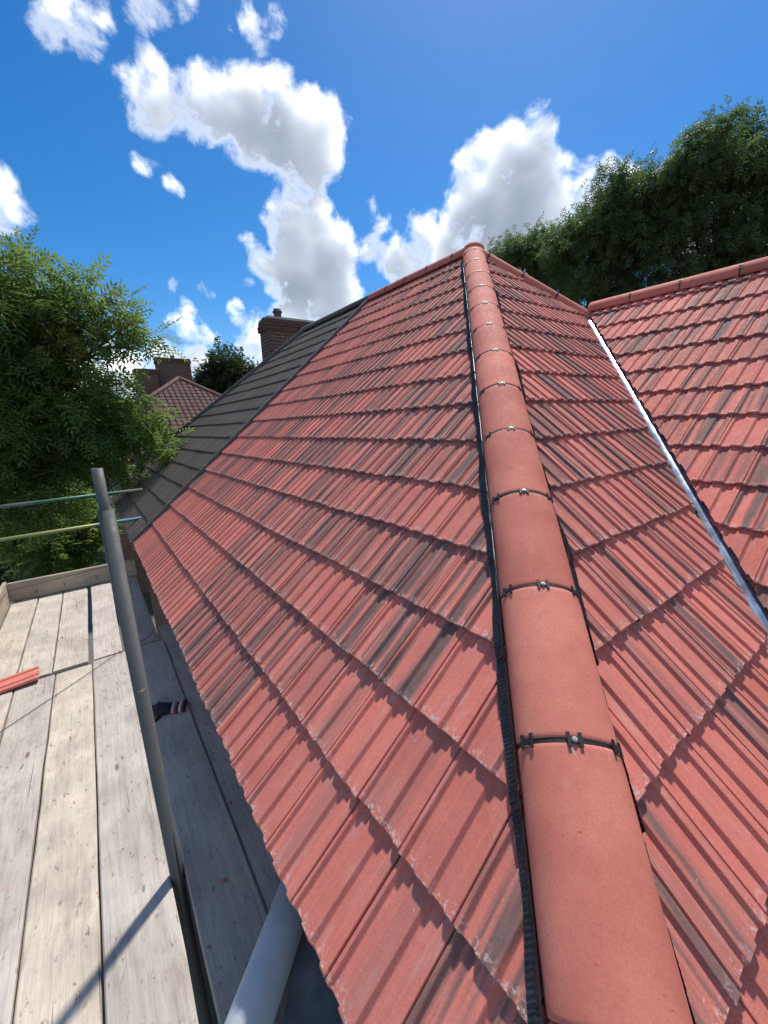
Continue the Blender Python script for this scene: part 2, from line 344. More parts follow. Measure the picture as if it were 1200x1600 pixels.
def frame(kind):
    if kind == 'left': return Vector((0, -1, 0)), Vector((math.cos(TH), 0, math.sin(TH))), Vector((-math.sin(TH), 0, math.cos(TH)))
    if kind == 'end': return Vector((1, 0, 0)), Vector((0, math.cos(TH), math.sin(TH))), Vector((0, -math.sin(TH), math.cos(TH)))
    if kind == 'wing': return Vector((0, -1, 0)), Vector((math.cos(TW), 0, math.sin(TW))), Vector((-math.sin(TW), 0, math.cos(TW)))
def mat4(o, U, V, N):
    mm = Matrix((U, V, N)).transposed().to_4x4(); mm.translation = o; return mm
def lay_tiles(slope, kind, origin, cols, s_rows, planes, mat, meshes, rng, streak=None, jitter=1.6, limit=None, fr=None, w=W, extra_skip=None):
    """lay tiles on a slope: cols are positions along U, s_rows along V; planes = [(point, normal)] keep the side the normal points to"""
    U, V, N = fr or frame(kind); tiles = []
    for s in s_rows:
        for c in cols:
            o = origin + U * c + V * s
            corners = [o + U * a + V * b_ for a in (0, w) for b_ in (0, TL)]
            cut = []; gone = False
            for P, n in planes:
                ds = [(q - P).dot(n) for q in corners]
                if max(ds) < .012: gone = True; break
                if min(ds) < 0: cut.append((P, n))
            if gone: continue
            if extra_skip and extra_skip(o): continue
            tiles.append((o, cut))
    if limit and len(tiles) > limit:
        tiles.sort(key=lambda tc: (tc[0] - CAM).length)
    rest = bmesh.new() if limit and len(tiles) > limit else None
    for k, (o, cut) in enumerate(tiles):
        j = jitter
        T = mat4(o + N * rng.uniform(-.0012, .0012) * j + V * rng.uniform(-.003, .003) * j + U * rng.uniform(-.0006, .0006) * j, U, V, N) @ Matrix.Rotation(R(rng.uniform(-.28, .28)) * j, 4, 'Z') @ Matrix.Rotation(R(rng.uniform(-.22, .22)) * j, 4, 'X')
        me = rng.choice(meshes)
        if cut or (rest is not None and k >= limit):
            bm = bmesh.new(); bm.from_mesh(me); Ti = T.inverted(); R3 = T.to_3x3().inverted()
            for P, n in cut:
                bmesh.ops.bisect_plane(bm, geom=bm.verts[:] + bm.edges[:] + bm.faces[:], plane_co=Ti @ P, plane_no=(R3 @ n), clear_inner=True)
            if not bm.faces: bm.free(); continue
            if rest is not None and k >= limit:
                bm.transform(T); tmp = bpy.data.meshes.new('t'); bm.to_mesh(tmp); bm.free(); rest.from_mesh(tmp); bpy.data.meshes.remove(tmp); continue
            me = finish_tile(bm, 'cut_roof_tile')
        ob = link('roof_tile', me, slope)
        if not me.materials: me.materials.append(mat)
        ob.matrix_world = T
        if streak: ob.color = streak(o, rng)
    if rest is not None:
        me = bpy.data.meshes.new('roof_tiles_far'); rest.to_mesh(me); rest.free()
        ob = link('roof_tile_remainder', me, slope, mat); ob['kind'] = 'stuff'
def sheet(name, pts, mat, parent, thick=.03):
    bm = bmesh.new(); vs = [bm.verts.new(p) for p in pts]; f = bm.faces.new(vs)
    n = f.normal if f.normal.length else Vector((0, 0, 1)); bm.normal_update(); n = f.normal.copy()
    if n.z < 0: n = -n
    vs2 = [bm.verts.new(Vector(p) - n * thick) for p in pts]
    bm.faces.new(list(reversed(vs2)))
    for i in range(len(vs)):
        j = (i + 1) % len(vs); bm.faces.new((vs[i], vs2[i], vs2[j], vs[j]))
    return link(name, bm_mesh(bm, name), parent, mat)

ct, st, tt = math.cos(TH), math.sin(TH), math.tan(TH)
XR = 16.05 * G * ct; ZR = XR * tt                # plan position and height of the main ridge
L_PARTY = 5.905
WR_T = 4.235; XWR = XW + WR_T * math.cos(TW); ZWR = WR_T * math.sin(TW)   # wing ridge
YWR = 2 * XR - XWR                                # where the wing ridge meets the rear hip
KV = tt / math.tan(TW)                            # valley: x = XW + KV * y
def streak_fn(prob):
    def f(o, rng):
        if rng.random() > prob(o): 
            return (rng.choice((.09, .185, .13)), rng.choice((.03, .045)), rng.choice((0, 0, .28, .38)), 1)
        c = rng.choice((.087, .087, .185, .19, .10, .045, .135))
        return (c + rng.uniform(-.012, .012), rng.choice((.015, .021, .028, .038)) , rng.choice((1, 1, 1, .9, .75, .5)), 1)
    return f
def prob_left(o):
    a = .80 if 1.0 < o.y < 4.6 else .55
    if o.x < .55 and o.y > 3.4: a = .06
    if o.x < .3 and o.y < 1.9: a = .05
    if o.x > 1.9 and o.y > 4.4: a = .16
    if o.x < .75 and o.y < 1.25: a = .15
    return a

house = tag(empty('house', (3.8, 4, -5.6)), 'newly tiled red hipped roof house filling the foreground, with round hip tiles', 'house')
house_root = house
def slope_part(name, pts, off, N, mat, parent, label=None):
    o = sheet(name, [Vector(p) - N * off for p in pts], mat, parent)
    o.matrix_world = Matrix.Identity(4)
    if label: o['label'] = label
    return o
bpy.context.view_layer.update()
rng = random.Random(11)
U, V, N = frame('left')
sl_left = slope_part('roof_slope', [(0.03, 0, 0.03 * tt), (.03, L_PARTY, .03 * tt), (XR, L_PARTY, ZR), (XR, XR, ZR)], .034, N, M_UNDER, house, 'red tiled slope left of the hip, streaked with grey')
U2, V2, N2 = frame('end')
yb = YWR
sl_end = slope_part('roof_slope', [(0, .03, .03 * tt), (XW + KV * .03, .03, .03 * tt), (XWR + .05, YWR, YWR * tt), (XR, XR, ZR)], .034, N2, M_UNDER, house, 'red tiled hip end between the hip and the valley')
U3, V3, N3 = frame('wing')
sl_wing = slope_part('roof_slope', [(XW + .03, -1.2, .03 * math.tan(TW)), (XW + .03, .03, .03 * math.tan(TW)), (XWR, ZWR / tt, ZWR), (XWR, -1.2, ZWR)], .034, N3, M_UNDER, house, 'red tiled slope of the wing right of the valley')
hip_n = Vector((-1, 1, 0)).normalized()
rows = [k * G for k in range(0, 17)]
Y0 = .852
cols_left = [-(Y0 + W * k) for k in range(-5, 26)]          # U = -Y: tile spans y from -c down to -c-W
lay_tiles(sl_left, 'left', Vector((0, 0, 0)), cols_left, rows,
          [(Vector((0, 0, 0)) + hip_n * .055, hip_n), (Vector((0, L_PARTY, 0)), Vector((0, -1, 0))), (Vector((XR - .035, 0, 0)), Vector((-1, 0, 0)))],
          M_TILE, TILE_MESHES, rng, streak_fn(prob_left))
vn = Vector((-1, KV, 0)).normalized()
fhn = Vector((-1, -1, 0)).normalized()
X0 = 1.213
lay_tiles(sl_end, 'end', Vector((0, 0, 0)), [X0 + W * k for k in range(-7, 20)], rows,
          [(-hip_n * .055, -hip_n), (Vector((XW, 0, 0)) + vn * .034, vn), (Vector((XR, XR, 0)) + fhn * .035, fhn)],
          M_TILE, TILE_MESHES, rng, streak_fn(lambda o: .62 if o.y > .9 else (.45 if o.y > .5 else .10)))
wrows = [4.039 - i * G for i in range(0, 13)]
lay_tiles(sl_wing, 'wing', Vector((XW, 0, 0)), [-(.978 + W * .99 * k) for k in range(-10, 12)], wrows,
          [(Vector((XW, 0, 0)) - vn * .032, -vn), (Vector((XWR - .035, 0, 0)), Vector((-1, 0, 0))), (Vector((0, -1.15, 0)), Vector((0, 1, 0)))],
          M_TILE, TILE_MESHES, rng, streak_fn(lambda o: .72))

# valley trough: a folded sheet with turned-up edges, lying just under the tile ends
def valley():
    bm = bmesh.new(); n = 24; rings = []
    for i in range(n + 1):
        y = -.1 + (YWR + .02 + .1) * i / n
        x = XW + KV * y; z = y * tt
        d = Vector((KV, 1, 0)).normalized(); p = Vector((d.y, -d.x, 0))   # p: across, towards the wing
        ring = []
        for a in (-.17, -.10, -.03, -.004, .004, .03, .10, .17):
            q = Vector((x, y, 0)) + p * a
            zz = max(q.y * tt if a < 0 else -1e9, ((q.x - XW) * math.tan(TW)) if a > 0 else -1e9)
            zz = zz - .026 + (.010 if abs(a) < .005 else 0)
            ring.append(bm.verts.new((q.x, q.y, zz)))
        rings.append(ring)
    for A, B in zip(rings, rings[1:]):
        for k in range(7): bm.faces.new((A[k], A[k + 1], B[k + 1], B[k])).smooth = True
    return link('valley_trough', bm_mesh(bm, 'valley_trough'), house, M_VALLEY)
va = valley(); va.matrix_world = Matrix.Identity(4); va['label'] = 'bright metal valley trough between the hip end and the wing'

# ------------------------------------------------------------------ round ridge and hip tiles
def arc_mesh(name, hw, rise, drop, length, thick=.016, seg=18):
    bm = bmesh.new(); rings = []
    for y, k in ((0, 0), (.004, .85), (.012, 1), (.02, 1), (length - .02, 1), (length - .012, 1), (length - .004, .85), (length, 0)):
        ro = [];
        for i in range(seg + 1):
            a = math.pi * i / seg
            e = .003 * (1 - k)
            ro.append(bm.verts.new(((hw - e) * math.cos(a), y, -drop + (rise + drop - e) * math.sin(a) ** .92)))
        rings.append(ro)
    inner = []
    for y in (0, length):
        inner.append([bm.verts.new(((hw - thick) * math.cos(math.pi * i / seg), y, -drop + (rise + drop - thick) * math.sin(math.pi * i / seg) ** .92)) for i in range(seg + 1)])
    for A, B in zip(rings, rings[1:]):
        for i in range(seg): bm.faces.new((A[i], A[i + 1], B[i + 1], B[i])).smooth = True
    for A, B in ((inner[0], rings[0]), (rings[-1], inner[1]), (inner[1], inner[0])):
        for i in range(seg): bm.faces.new((A[i], A[i + 1], B[i + 1], B[i]))
    for e in (0, seg):
        seq = [r_[e] for r_ in rings] + [inner[1][e], inner[0][e]]
        bm.faces.new(seq)
    return bm_mesh(bm, name)
def clip_mesh(hw, rise, drop):
    """black union: a band in the joint and three H-shaped grips"""
    bm = bmesh.new(); seg = 18
    def pt(a, y, e): return ((hw + e) * math.cos(a), y, -drop + (rise + drop + e) * math.sin(a) ** .92)
    for (y0, y1, e) in ((-.008, .008, -.003),):
        r0 = [bm.verts.new(pt(math.pi * i / seg, y0, e)) for i in range(seg + 1)]; r1 = [bm.verts.new(pt(math.pi * i / seg, y1, e)) for i in range(seg + 1)]
        for i in range(seg): bm.faces.new((r0[i], r0[i + 1], r1[i + 1], r1[i]))
    for ang in (.60, math.pi / 2, math.pi - .60):
        p = Vector(pt(ang, 0, .0012)); tng = (Vector(pt(ang + .02, 0, 0)) - Vector(pt(ang - .02, 0, 0))).normalized(); nr = Vector((0, 1, 0)).cross(tng) * -1
        if nr.z < 0: nr = -nr
        Tm = Matrix((tng, Vector((0, 1, 0)), nr)).transposed().to_4x4(); Tm.translation = p
        for lo, hi in (((-.018, -.0165, 0), (-.010, .0165, .004)), ((.010, -.0165, 0), (.018, .0165, .004)), ((-.0105, -.006, 0), (.0105, .006, .0032))):
            add_box(bm, lo, hi, 0, Tm)
    return bm_mesh(bm, 'union_clip')
def screw_mesh():
    bm = bmesh.new()
    for r0, z0, z1 in ((.0072, 0, .002), (.0048, .002, .0048)):
        m0 = bmesh.ops.create_cone(bm, segments=14, radius1=r0, radius2=r0 * .86, depth=z1 - z0, cap_ends=True)
        bmesh.ops.translate(bm, verts=m0['verts'], vec=(0, 0, (z0 + z1) / 2))
    add_box(bm, (-.003, -.0007, .005), (.003, .0007, .0054)); add_box(bm, (-.0007, -.003, .005), (.0007, .003, .0054))
    return bm_mesh(bm, 'screw')
HIP = dict(hw=.127, rise=.058, drop=.042)
hip_me = arc_mesh('hip_tile', **HIP, length=.450); clip_me = clip_mesh(**HIP); screw_me = screw_mesh()
RDG = dict(hw=.115, rise=.058, drop=.066)
ridge_me = arc_mesh('ridge_tile', **RDG, length=.450); rclip_me = clip_mesh(**RDG)
for me, mt in ((hip_me, M_RIDGE), (ridge_me, M_RIDGE), (clip_me, M_BLACK), (rclip_me, M_BLACK), (screw_me, M_ZINC)): me.materials.append(mt)
def arc_frame(p0, p1, offs=(0, 0)):
    A = (p1 - p0).normalized(); B = A.cross(Vector((0, 0, 1))).normalized(); C_ = B.cross(A).normalized()
    return A, B, C_
def run_tiles(parent, p0, p1, start, me, clipme, name, step=.46, clip=True, side=0.0, mat=None, rg=None, first_long=False):
    A, B, C_ = arc_frame(p0, p1); Lr = (p1 - p0).length; k = 0; pos = start
    while pos < Lr:
        k += 1
        rem = min(.450, Lr - pos)
        T = mat4(p0 + A * pos + B * side + C_ * rg.uniform(-.0015, .0015), B, A, C_) @ Matrix.Rotation(R(rg.uniform(-.5, .5)), 4, 'Y') @ Matrix.Rotation(R(rg.uniform(-.25, .25)), 4, 'Z')
        mm = me
        if rem < .449:
            bm = bmesh.new(); bm.from_mesh(me); bmesh.ops.bisect_plane(bm, geom=bm.verts[:] + bm.edges[:] + bm.faces[:], plane_co=(0, rem, 0), plane_no=(0, 1, 0), clear_outer=True)
            mm = bpy.data.meshes.new(name); bm.to_mesh(mm); bm.free()
            if not mm.materials: mm.materials.append(me.materials[0])
        if first_long and k == 1: T = T @ Matrix.Diagonal((1, .4588 / .45, 1, 1))
        o = link(name, mm, parent); o.matrix_world = T
        if clip and pos + .45 < Lr and not (first_long and k == 1):
            c = link('union_clip', clipme, parent); Tc = mat4(p0 + A * (pos + .455) + B * side, B, A, C_); c.matrix_world = Tc
            s = link('screw', screw_me, c); d = HIP if clipme is clip_me else RDG
            s.matrix_world = Tc @ Matrix.Translation((0, 0, d['rise'] + .0045)) @ Matrix.Rotation(rg.random() * 3, 4, 'Z')
        pos += step
rg = random.Random(4)
hip0 = Vector((0, 0, .012)); apex = Vector((XR, XR, ZR + .012))
hip_len = (apex - hip0).length
run_tiles(house, hip0, apex, .929 - .455 - .46 * 1 + .058, hip_me, clip_me, 'hip_tile', side=-.003, rg=rg, first_long=True)
run_tiles(house, Vector((XR, L_PARTY - .02, ZR + .012)), Vector((XR, XR - .06, ZR + .012)), .0, ridge_me, rclip_me, 'ridge_tile', rg=rg)
run_tiles(house, Vector((XWR - .05, YWR + .05, ZR - (XWR - XR) * tt + .03)), Vector((XR, XR, ZR + .0)), .0, ridge_me, rclip_me, 'hip_tile', rg=rg)
run_tiles(house, Vector((XWR, YWR + .04, ZWR + .012)), Vector((XWR, -1.15, ZWR + .012)), .0, ridge_me, rclip_me, 'ridge_tile', rg=rg)
# a round cap where the hips meet the ridge
bm = bmesh.new(); bmesh.ops.create_uvsphere(bm, u_segments=20, v_segments=12, radius=.128); bmesh.ops.scale(bm, verts=bm.verts, vec=(1, 1, .66))
bmesh.ops.translate(bm, verts=bm.verts, vec=apex + Vector((0.0, 0.0, -.012)))
cap = link('ridge_cap', bm_mesh(bm, 'ridge_cap', True), house, M_RIDGE); cap.matrix_world = Matrix.Identity(4)

# pleated black hip roll showing along both edges of the hip tiles
def hip_roll(side):
    A, B, C_ = arc_frame(hip0, apex); Uk, Vk, Nk = frame('left' if side < 0 else 'end')
    bm = bmesh.new(); n = int((hip_len - .25) / .0037); prev = None; rr = random.Random(8 + side)
    edge = 0.0
    for i in range(n):
        a = .02 + i * .0037
        P = A * a
        ww = .010 + .005 * math.sin(a * 7.3 + side) + .002 * math.sin(a * 23)
        if side > 0: ww = -.006 + max(0, .024 * math.sin(a * 4.1 + 1.0))
        row = []
        for j, f in enumerate((0.0, .45, 1.0)):
            d = (.112 + (.022 + ww) * f) * side - .003
            # point on the slope plane at cross distance d from the hip line
            q = P + B * d
            if side < 0: z = q.x * tt; u = -(q.y) + Y0; s = q.x / ct
            else: z = q.y * tt; u = q.x - X0; s = q.y / ct
            q = Vector((q.x, q.y, z))
            h = max(prof_h(u), HR * .85) + max(lift(s % G), lift((s + .03) % G) , lift(G * .45))
            hh = h + .0035 + (.022 * (1 - f) ** 2)
            pleat = (.0016 if i % 3 == 0 else -.0008) * (1 if j else .3)
            row.append(bm.verts.new(q + Nk * (hh + pleat)))
        if prev:
            for j in range(2): bm.faces.new((prev[j], prev[j + 1], row[j + 1], row[j]))
        prev = row
    o = link('hip_roll', bm_mesh(bm, 'hip_roll'), house, M_ROLL); o.matrix_world = Matrix.Identity(4)
hip_roll(-1); hip_roll(1)
def glint_lip(side):  # lip of the hip roll, coloured pale to stand in for a sun glint
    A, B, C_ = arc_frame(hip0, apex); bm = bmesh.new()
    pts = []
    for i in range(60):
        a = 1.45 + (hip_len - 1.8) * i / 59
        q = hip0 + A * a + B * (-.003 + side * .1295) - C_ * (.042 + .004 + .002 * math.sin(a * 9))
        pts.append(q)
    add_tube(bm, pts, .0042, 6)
    o = link('glint_lip', bm_mesh(bm, 'glint_lip'), house, M_LIP); o.matrix_world = Matrix.Identity(4)
glint_lip(-1); glint_lip(1)

# ------------------------------------------------------------------ house walls under the eaves
def brick_mat(name, c1, c2, mortar, scale=1.0):
    mt, t, b = new_mat(name)
    v = t.node('ShaderNodeTexCoord').outputs['Object']
    sx = t.node('ShaderNodeSeparateXYZ'); t.l.new(v, sx.inputs[0])
    cb = t.node('ShaderNodeCombineXYZ'); t.put(cb.inputs[0], t.math('ADD', sx.outputs[0], sx.outputs[1])); t.put(cb.inputs[1], sx.outputs[2])
    br = t.node('ShaderNodeTexBrick'); t.l.new(cb.outputs[0], br.inputs['Vector'])
    br.inputs['Scale'].default_value = 1; br.inputs['Brick Width'].default_value = .225 * scale; br.inputs['Row Height'].default_value = .075 * scale
    br.inputs['Mortar Size'].default_value = .005; br.inputs['Color1'].default_value = (*c1, 1); br.inputs['Color2'].default_value = (*c2, 1); br.inputs['Mortar'].default_value = (*mortar, 1)
    col = t.mix(t.step(t.noise(v, 3, 4, .6), .4, .7, 0, .4), br.outputs['Color'], tuple(x * .5 for x in c1))
    t.put(b.inputs['Base Color'], col); b.inputs['Roughness'].default_value = .9
    bump(t, b, br.outputs['Fac'], -.6, .008)
    return mt
M_WALL = brick_mat('brick_wall', (.24, .09, .06), (.17, .065, .05), (.32, .29, .25))
M_BRICK = tile_mat('chimney_brick', (.115, .050, .038), GREY, streaks=False, pale=(.26, .17, .13))
M_MORTAR = simple_mat('mortar', (.36, .32, .28), .95, 0, .3, 14, bumpd=.002)
M_CEMENT = simple_mat('cement', (.22, .20, .18), .95, 0, .35, 9, bumpd=.003)
M_CLAY = simple_mat('clay_pot', (.10, .065, .05), .85, 0, .4, 12, bumpd=.002)
M_UPVC = simple_mat('white_upvc', (.62, .63, .64), .4, 0, .12, 5)
M_GLASS = simple_mat('window_glass', (.05, .06, .07), .08, 0, .2, 2, spec=.8)
M_RENDER = simple_mat('cream_render', (.52, .48, .41), .9, 0, .12, 3)
GZ = -5.6
def part(o): o.matrix_world = Matrix.Identity(4); return o
part(box('wall', (.42, .45, GZ), (XR * 2 - .4, L_PARTY, -.12), M_WALL, house))
part(box('wall', (XW + .45, -4, GZ), (XWR + 3, .44, -.14), M_WALL, house))
part(box('fascia', (.10, .12, -.20), (.125, L_PARTY, -.035), M_UPVC, house))
part(box('fascia', (.13, .10, -.20), (XW + .12, .125, -.035), M_UPVC, house))
part(box('soffit', (.126, .126, -.21), (.43, L_PARTY, -.19), M_UPVC, house))

# the slopes that fall away on the far side
slope_part('roof_slope', [(XR, L_PARTY, ZR), (XR, XR, ZR), (XWR, YWR, YWR * tt), (2 * XR, YWR, 0), (2 * XR, L_PARTY, 0)], .02, Vector((st, 0, ct)), M_TILE, house)
slope_part('roof_slope', [(XWR, YWR, ZWR), (XWR, -1.2, ZWR), (2 * XWR - XW, -1.2, 0), (2 * XWR - XW, YWR, 0)], .02, Vector((math.sin(TW), 0, math.cos(TW))), M_TILE, house)

# ------------------------------------------------------------------ attached house with the dark roof
nb = tag(empty('attached_house', (3.8, 9, GZ)), 'attached house with charcoal tiled roof and brick chimney behind the red roof', 'house')
bpy.context.view_layer.update()
YN = 8.30                                          # end of its ridge
rng = random.Random(21)
sl_dark = slope_part('roof_slope', [(.03, L_PARTY + .01, .03 * tt), (.03, YN + XR - .03, .03 * tt), (XR, YN, ZR), (XR, L_PARTY + .01, ZR)], .034, frame('left')[2], M_UNDER, nb, 'charcoal tiled front slope')
dn = Vector((-1, -1, 0)).normalized()
lay_tiles(sl_dark, 'left', Vector((0, 0, 0)), [-(L_PARTY + .05 + W * (k + 1)) for k in range(-1, 32)], [r_ - .02 for r_ in rows],
          [(Vector((0, L_PARTY + .05, 0)), Vector((0, 1, 0))), (Vector((XR - .035, 0, 0)), Vector((-1, 0, 0))), (Vector((0, YN + XR, 0)) + dn * .05, dn)],
          M_DARK, DARK_MESHES, rng, None, limit=300)
slope_part('roof_slope', [(XR, L_PARTY + .01, ZR), (XR, YN, ZR), (2 * XR, YN + XR, 0), (2 * XR, L_PARTY + .01, 0)], .02, Vector((st, 0, ct)), M_DARK, nb)
slope_part('roof_slope', [(XR, YN, ZR), (.03, YN + XR - .03, .03 * tt), (2 * XR, YN + XR, 0)], .02, Vector((0, st, ct)), M_DARK, nb)
dr_me = arc_mesh('ridge_tile', hw=.112, rise=.056, drop=.064, length=.450); dr_me.materials.append(M_DRIDGE)
run_tiles(nb, Vector((XR, L_PARTY, ZR + .01)), Vector((XR, YN + .1, ZR + .01)), 0, dr_me, None, 'ridge_tile', clip=False, rg=rg)
run_tiles(nb, Vector((0, YN + XR, .01)), Vector((XR, YN, ZR + .01)), 0, dr_me, None, 'hip_tile', clip=False, rg=rg)
# the raised dark cover strip on the party line
bm = bmesh.new()
Ul, Vl, Nl = frame('left'); sL = XR / ct
prof = [(-.05, -.02), (-.05, .030), (-.034, .052), (.034, .052), (.05, .036), (.05, -.02)]
ra = [[bm.verts.new(Vector((0, L_PARTY + .012 + a, 0)) + Vl * s + Nl * h) for a, h in prof] for s in (-.02, sL)]
for k in range(5): bm.faces.new((ra[0][k], ra[0][k + 1], ra[1][k + 1], ra[1][k]))
bm.faces.new(ra[0]); bm.faces.new(ra[1])
part(link('party_line_strip', bm_mesh(bm, 'party_line_strip'), nb, M_DRIDGE))
part(box('wall', (.42, L_PARTY + .004, GZ), (XR * 2 - .4, YN + XR - .42, -.12), M_WALL, nb))
part(box('fascia', (.10, L_PARTY + .004, -.20), (.125, YN + XR - .1, -.035), M_UPVC, nb))
part(box('soffit', (.126, L_PARTY + .004, -.21), (.43, YN + XR - .1, -.19), M_UPVC, nb))
# half-round gutter along its eave
bm = bmesh.new(); seg = 10; ro = []
for y in (L_PARTY + .05, YN + XR - .02):
    ro.append([bm.verts.new((.035 + .058 * math.cos(math.pi + math.pi * i / seg), y, -.055 + .058 * math.sin(math.pi + math.pi * i / seg))) for i in range(seg + 1)] +
              [bm.verts.new((.035 + .052 * math.cos(math.tau - math.pi * i / seg), y, -.055 + .052 * math.sin(math.tau - math.pi * i / seg))) for i in range(seg + 1)])
for i in range(2 * seg + 2): bm.faces.new((ro[0][i], ro[0][(i + 1) % (2 * seg + 2)], ro[1][(i + 1) % (2 * seg + 2)], ro[1][i]))
bm.faces.new(ro[0]); bm.faces.new(ro[1])
part(link('gutter', bm_mesh(bm, 'gutter'), nb, M_UPVC))

BR_ME = {}
def brick_me(lx, ly, lz):
    key = (round(lx, 3), round(ly, 3), round(lz, 3))
    if key not in BR_ME:
        bm = bmesh.new(); add_box(bm, (-lx / 2, -ly / 2, -lz / 2), (lx / 2, ly / 2, lz / 2), .003); BR_ME[key] = bm_mesh(bm, 'brick'); BR_ME[key].materials.append(M_BRICK)
    return BR_ME[key]
def chimney(parent, x0, y0, wx, wy, z0, z1, zb, rg, pots, cap_out=.04, label=None):
    """zb: bricks are laid one by one from zb up; below that the stack is plain core"""
    ch = part(box('chimney', (x0 + .006, y0 + .006, z0), (x0 + wx - .006, y0 + wy - .006, z1 - .01), M_MORTAR, parent))
    if label: ch['label'] = label
    n = int((z1 - zb) / .075)
    for c in range(n):
        z = zb + c * .075 + .0325
        out = cap_out if c >= n - 3 and c < n - 1 else (cap_out * .5 if c == n - 1 else 0)
        soldier = c == n - 2
        for face in range(4):
            Lf = (wx if face % 2 == 0 else wy) + 2 * out
            off = 0 if (c + face) % 2 else .1125
            pos = 0
            if off and not soldier: cuts = [.1025]
            else: cuts = []
            bl = .065 if soldier else .215
            while pos < Lf - .02:
                b_ = (cuts.pop() if cuts else bl); b_ = min(b_, Lf - pos)
                if b_ > .03:
                    mid = pos + b_ / 2; d = .1025
                    if face == 0: ctr = (x0 - out + mid, y0 - out + d / 2)
                    elif face == 2: ctr = (x0 - out + mid, y0 + wy + out - d / 2)
                    elif face == 1: ctr = (x0 - out + d / 2, y0 - out + mid)
                    else: ctr = (x0 + wx + out - d / 2, y0 - out + mid)
                    inset = .0015 * (face % 2)
                    me = brick_me(b_, d, .065) if face % 2 == 0 else brick_me(d, b_, .065)
                    o = link('brick', me, ch); o.matrix_world = Matrix.Translation((ctr[0] + (inset if face == 1 else -inset), ctr[1] + rg.uniform(-.002, .002), z + (.001 if face % 2 else 0)))
                pos += b_ + .01
    bm = bmesh.new(); zt = zb + n * .075
    add_box(bm, (x0 - cap_out * .4, y0 - cap_out * .4, zt - .004), (x0 + wx + cap_out * .4, y0 + wy + cap_out * .4, zt + .035), .012)
    fl = part(link('flaunching', bm_mesh(bm, 'flaunching'), ch, M_CEMENT))
    for (fx, fy, h, rad, kind) in pots:
        cx_, cy_ = x0 + wx * fx, y0 + wy * fy; zz = zt + .03
        if kind == 'tall': prof = [(rad * .95, 0), (rad, .04), (rad * .82, h * .3), (rad * .85, h * .62), (rad * 1.12, h * .70), (rad * 1.12, h * .80), (rad * .88, h * .84), (rad * .88, h), (rad * .7, h), (rad * .7, h * .6)]
        else: prof = [(rad * 1.15, 0), (rad * 1.1, h * .4), (rad * .7, h * .8), (rad * .2, h)]
        bm = bmesh.new(); seg = 16; rings = [[bm.verts.new((cx_ + a * math.cos(k * math.tau / seg), cy_ + a * math.sin(k * math.tau / seg), zz + b_)) for k in range(seg)] for a, b_ in prof]
        for A, B in zip(rings, rings[1:]):
            for k in range(seg): bm.faces.new((A[k], A[(k + 1) % seg], B[(k + 1) % seg], B[k])).smooth = True
        bm.faces.new(rings[-1])
        part(link('chimney_pot', bm_mesh(bm, 'chimney_pot'), ch, M_CLAY))
    return ch
rgc = random.Random(9)
chimney(nb, 3.62, 9.95, 1.22, .62, .5, 3.92, 2.72, rgc, [(.30, .45, .27, .105, 'tall'), (.10, .5, .08, .14, 'low'), (.58, .45, .09, .17, 'low'), (.80, .5, .06, .12, 'low')], label='red brick chimney stack with one tall pot')

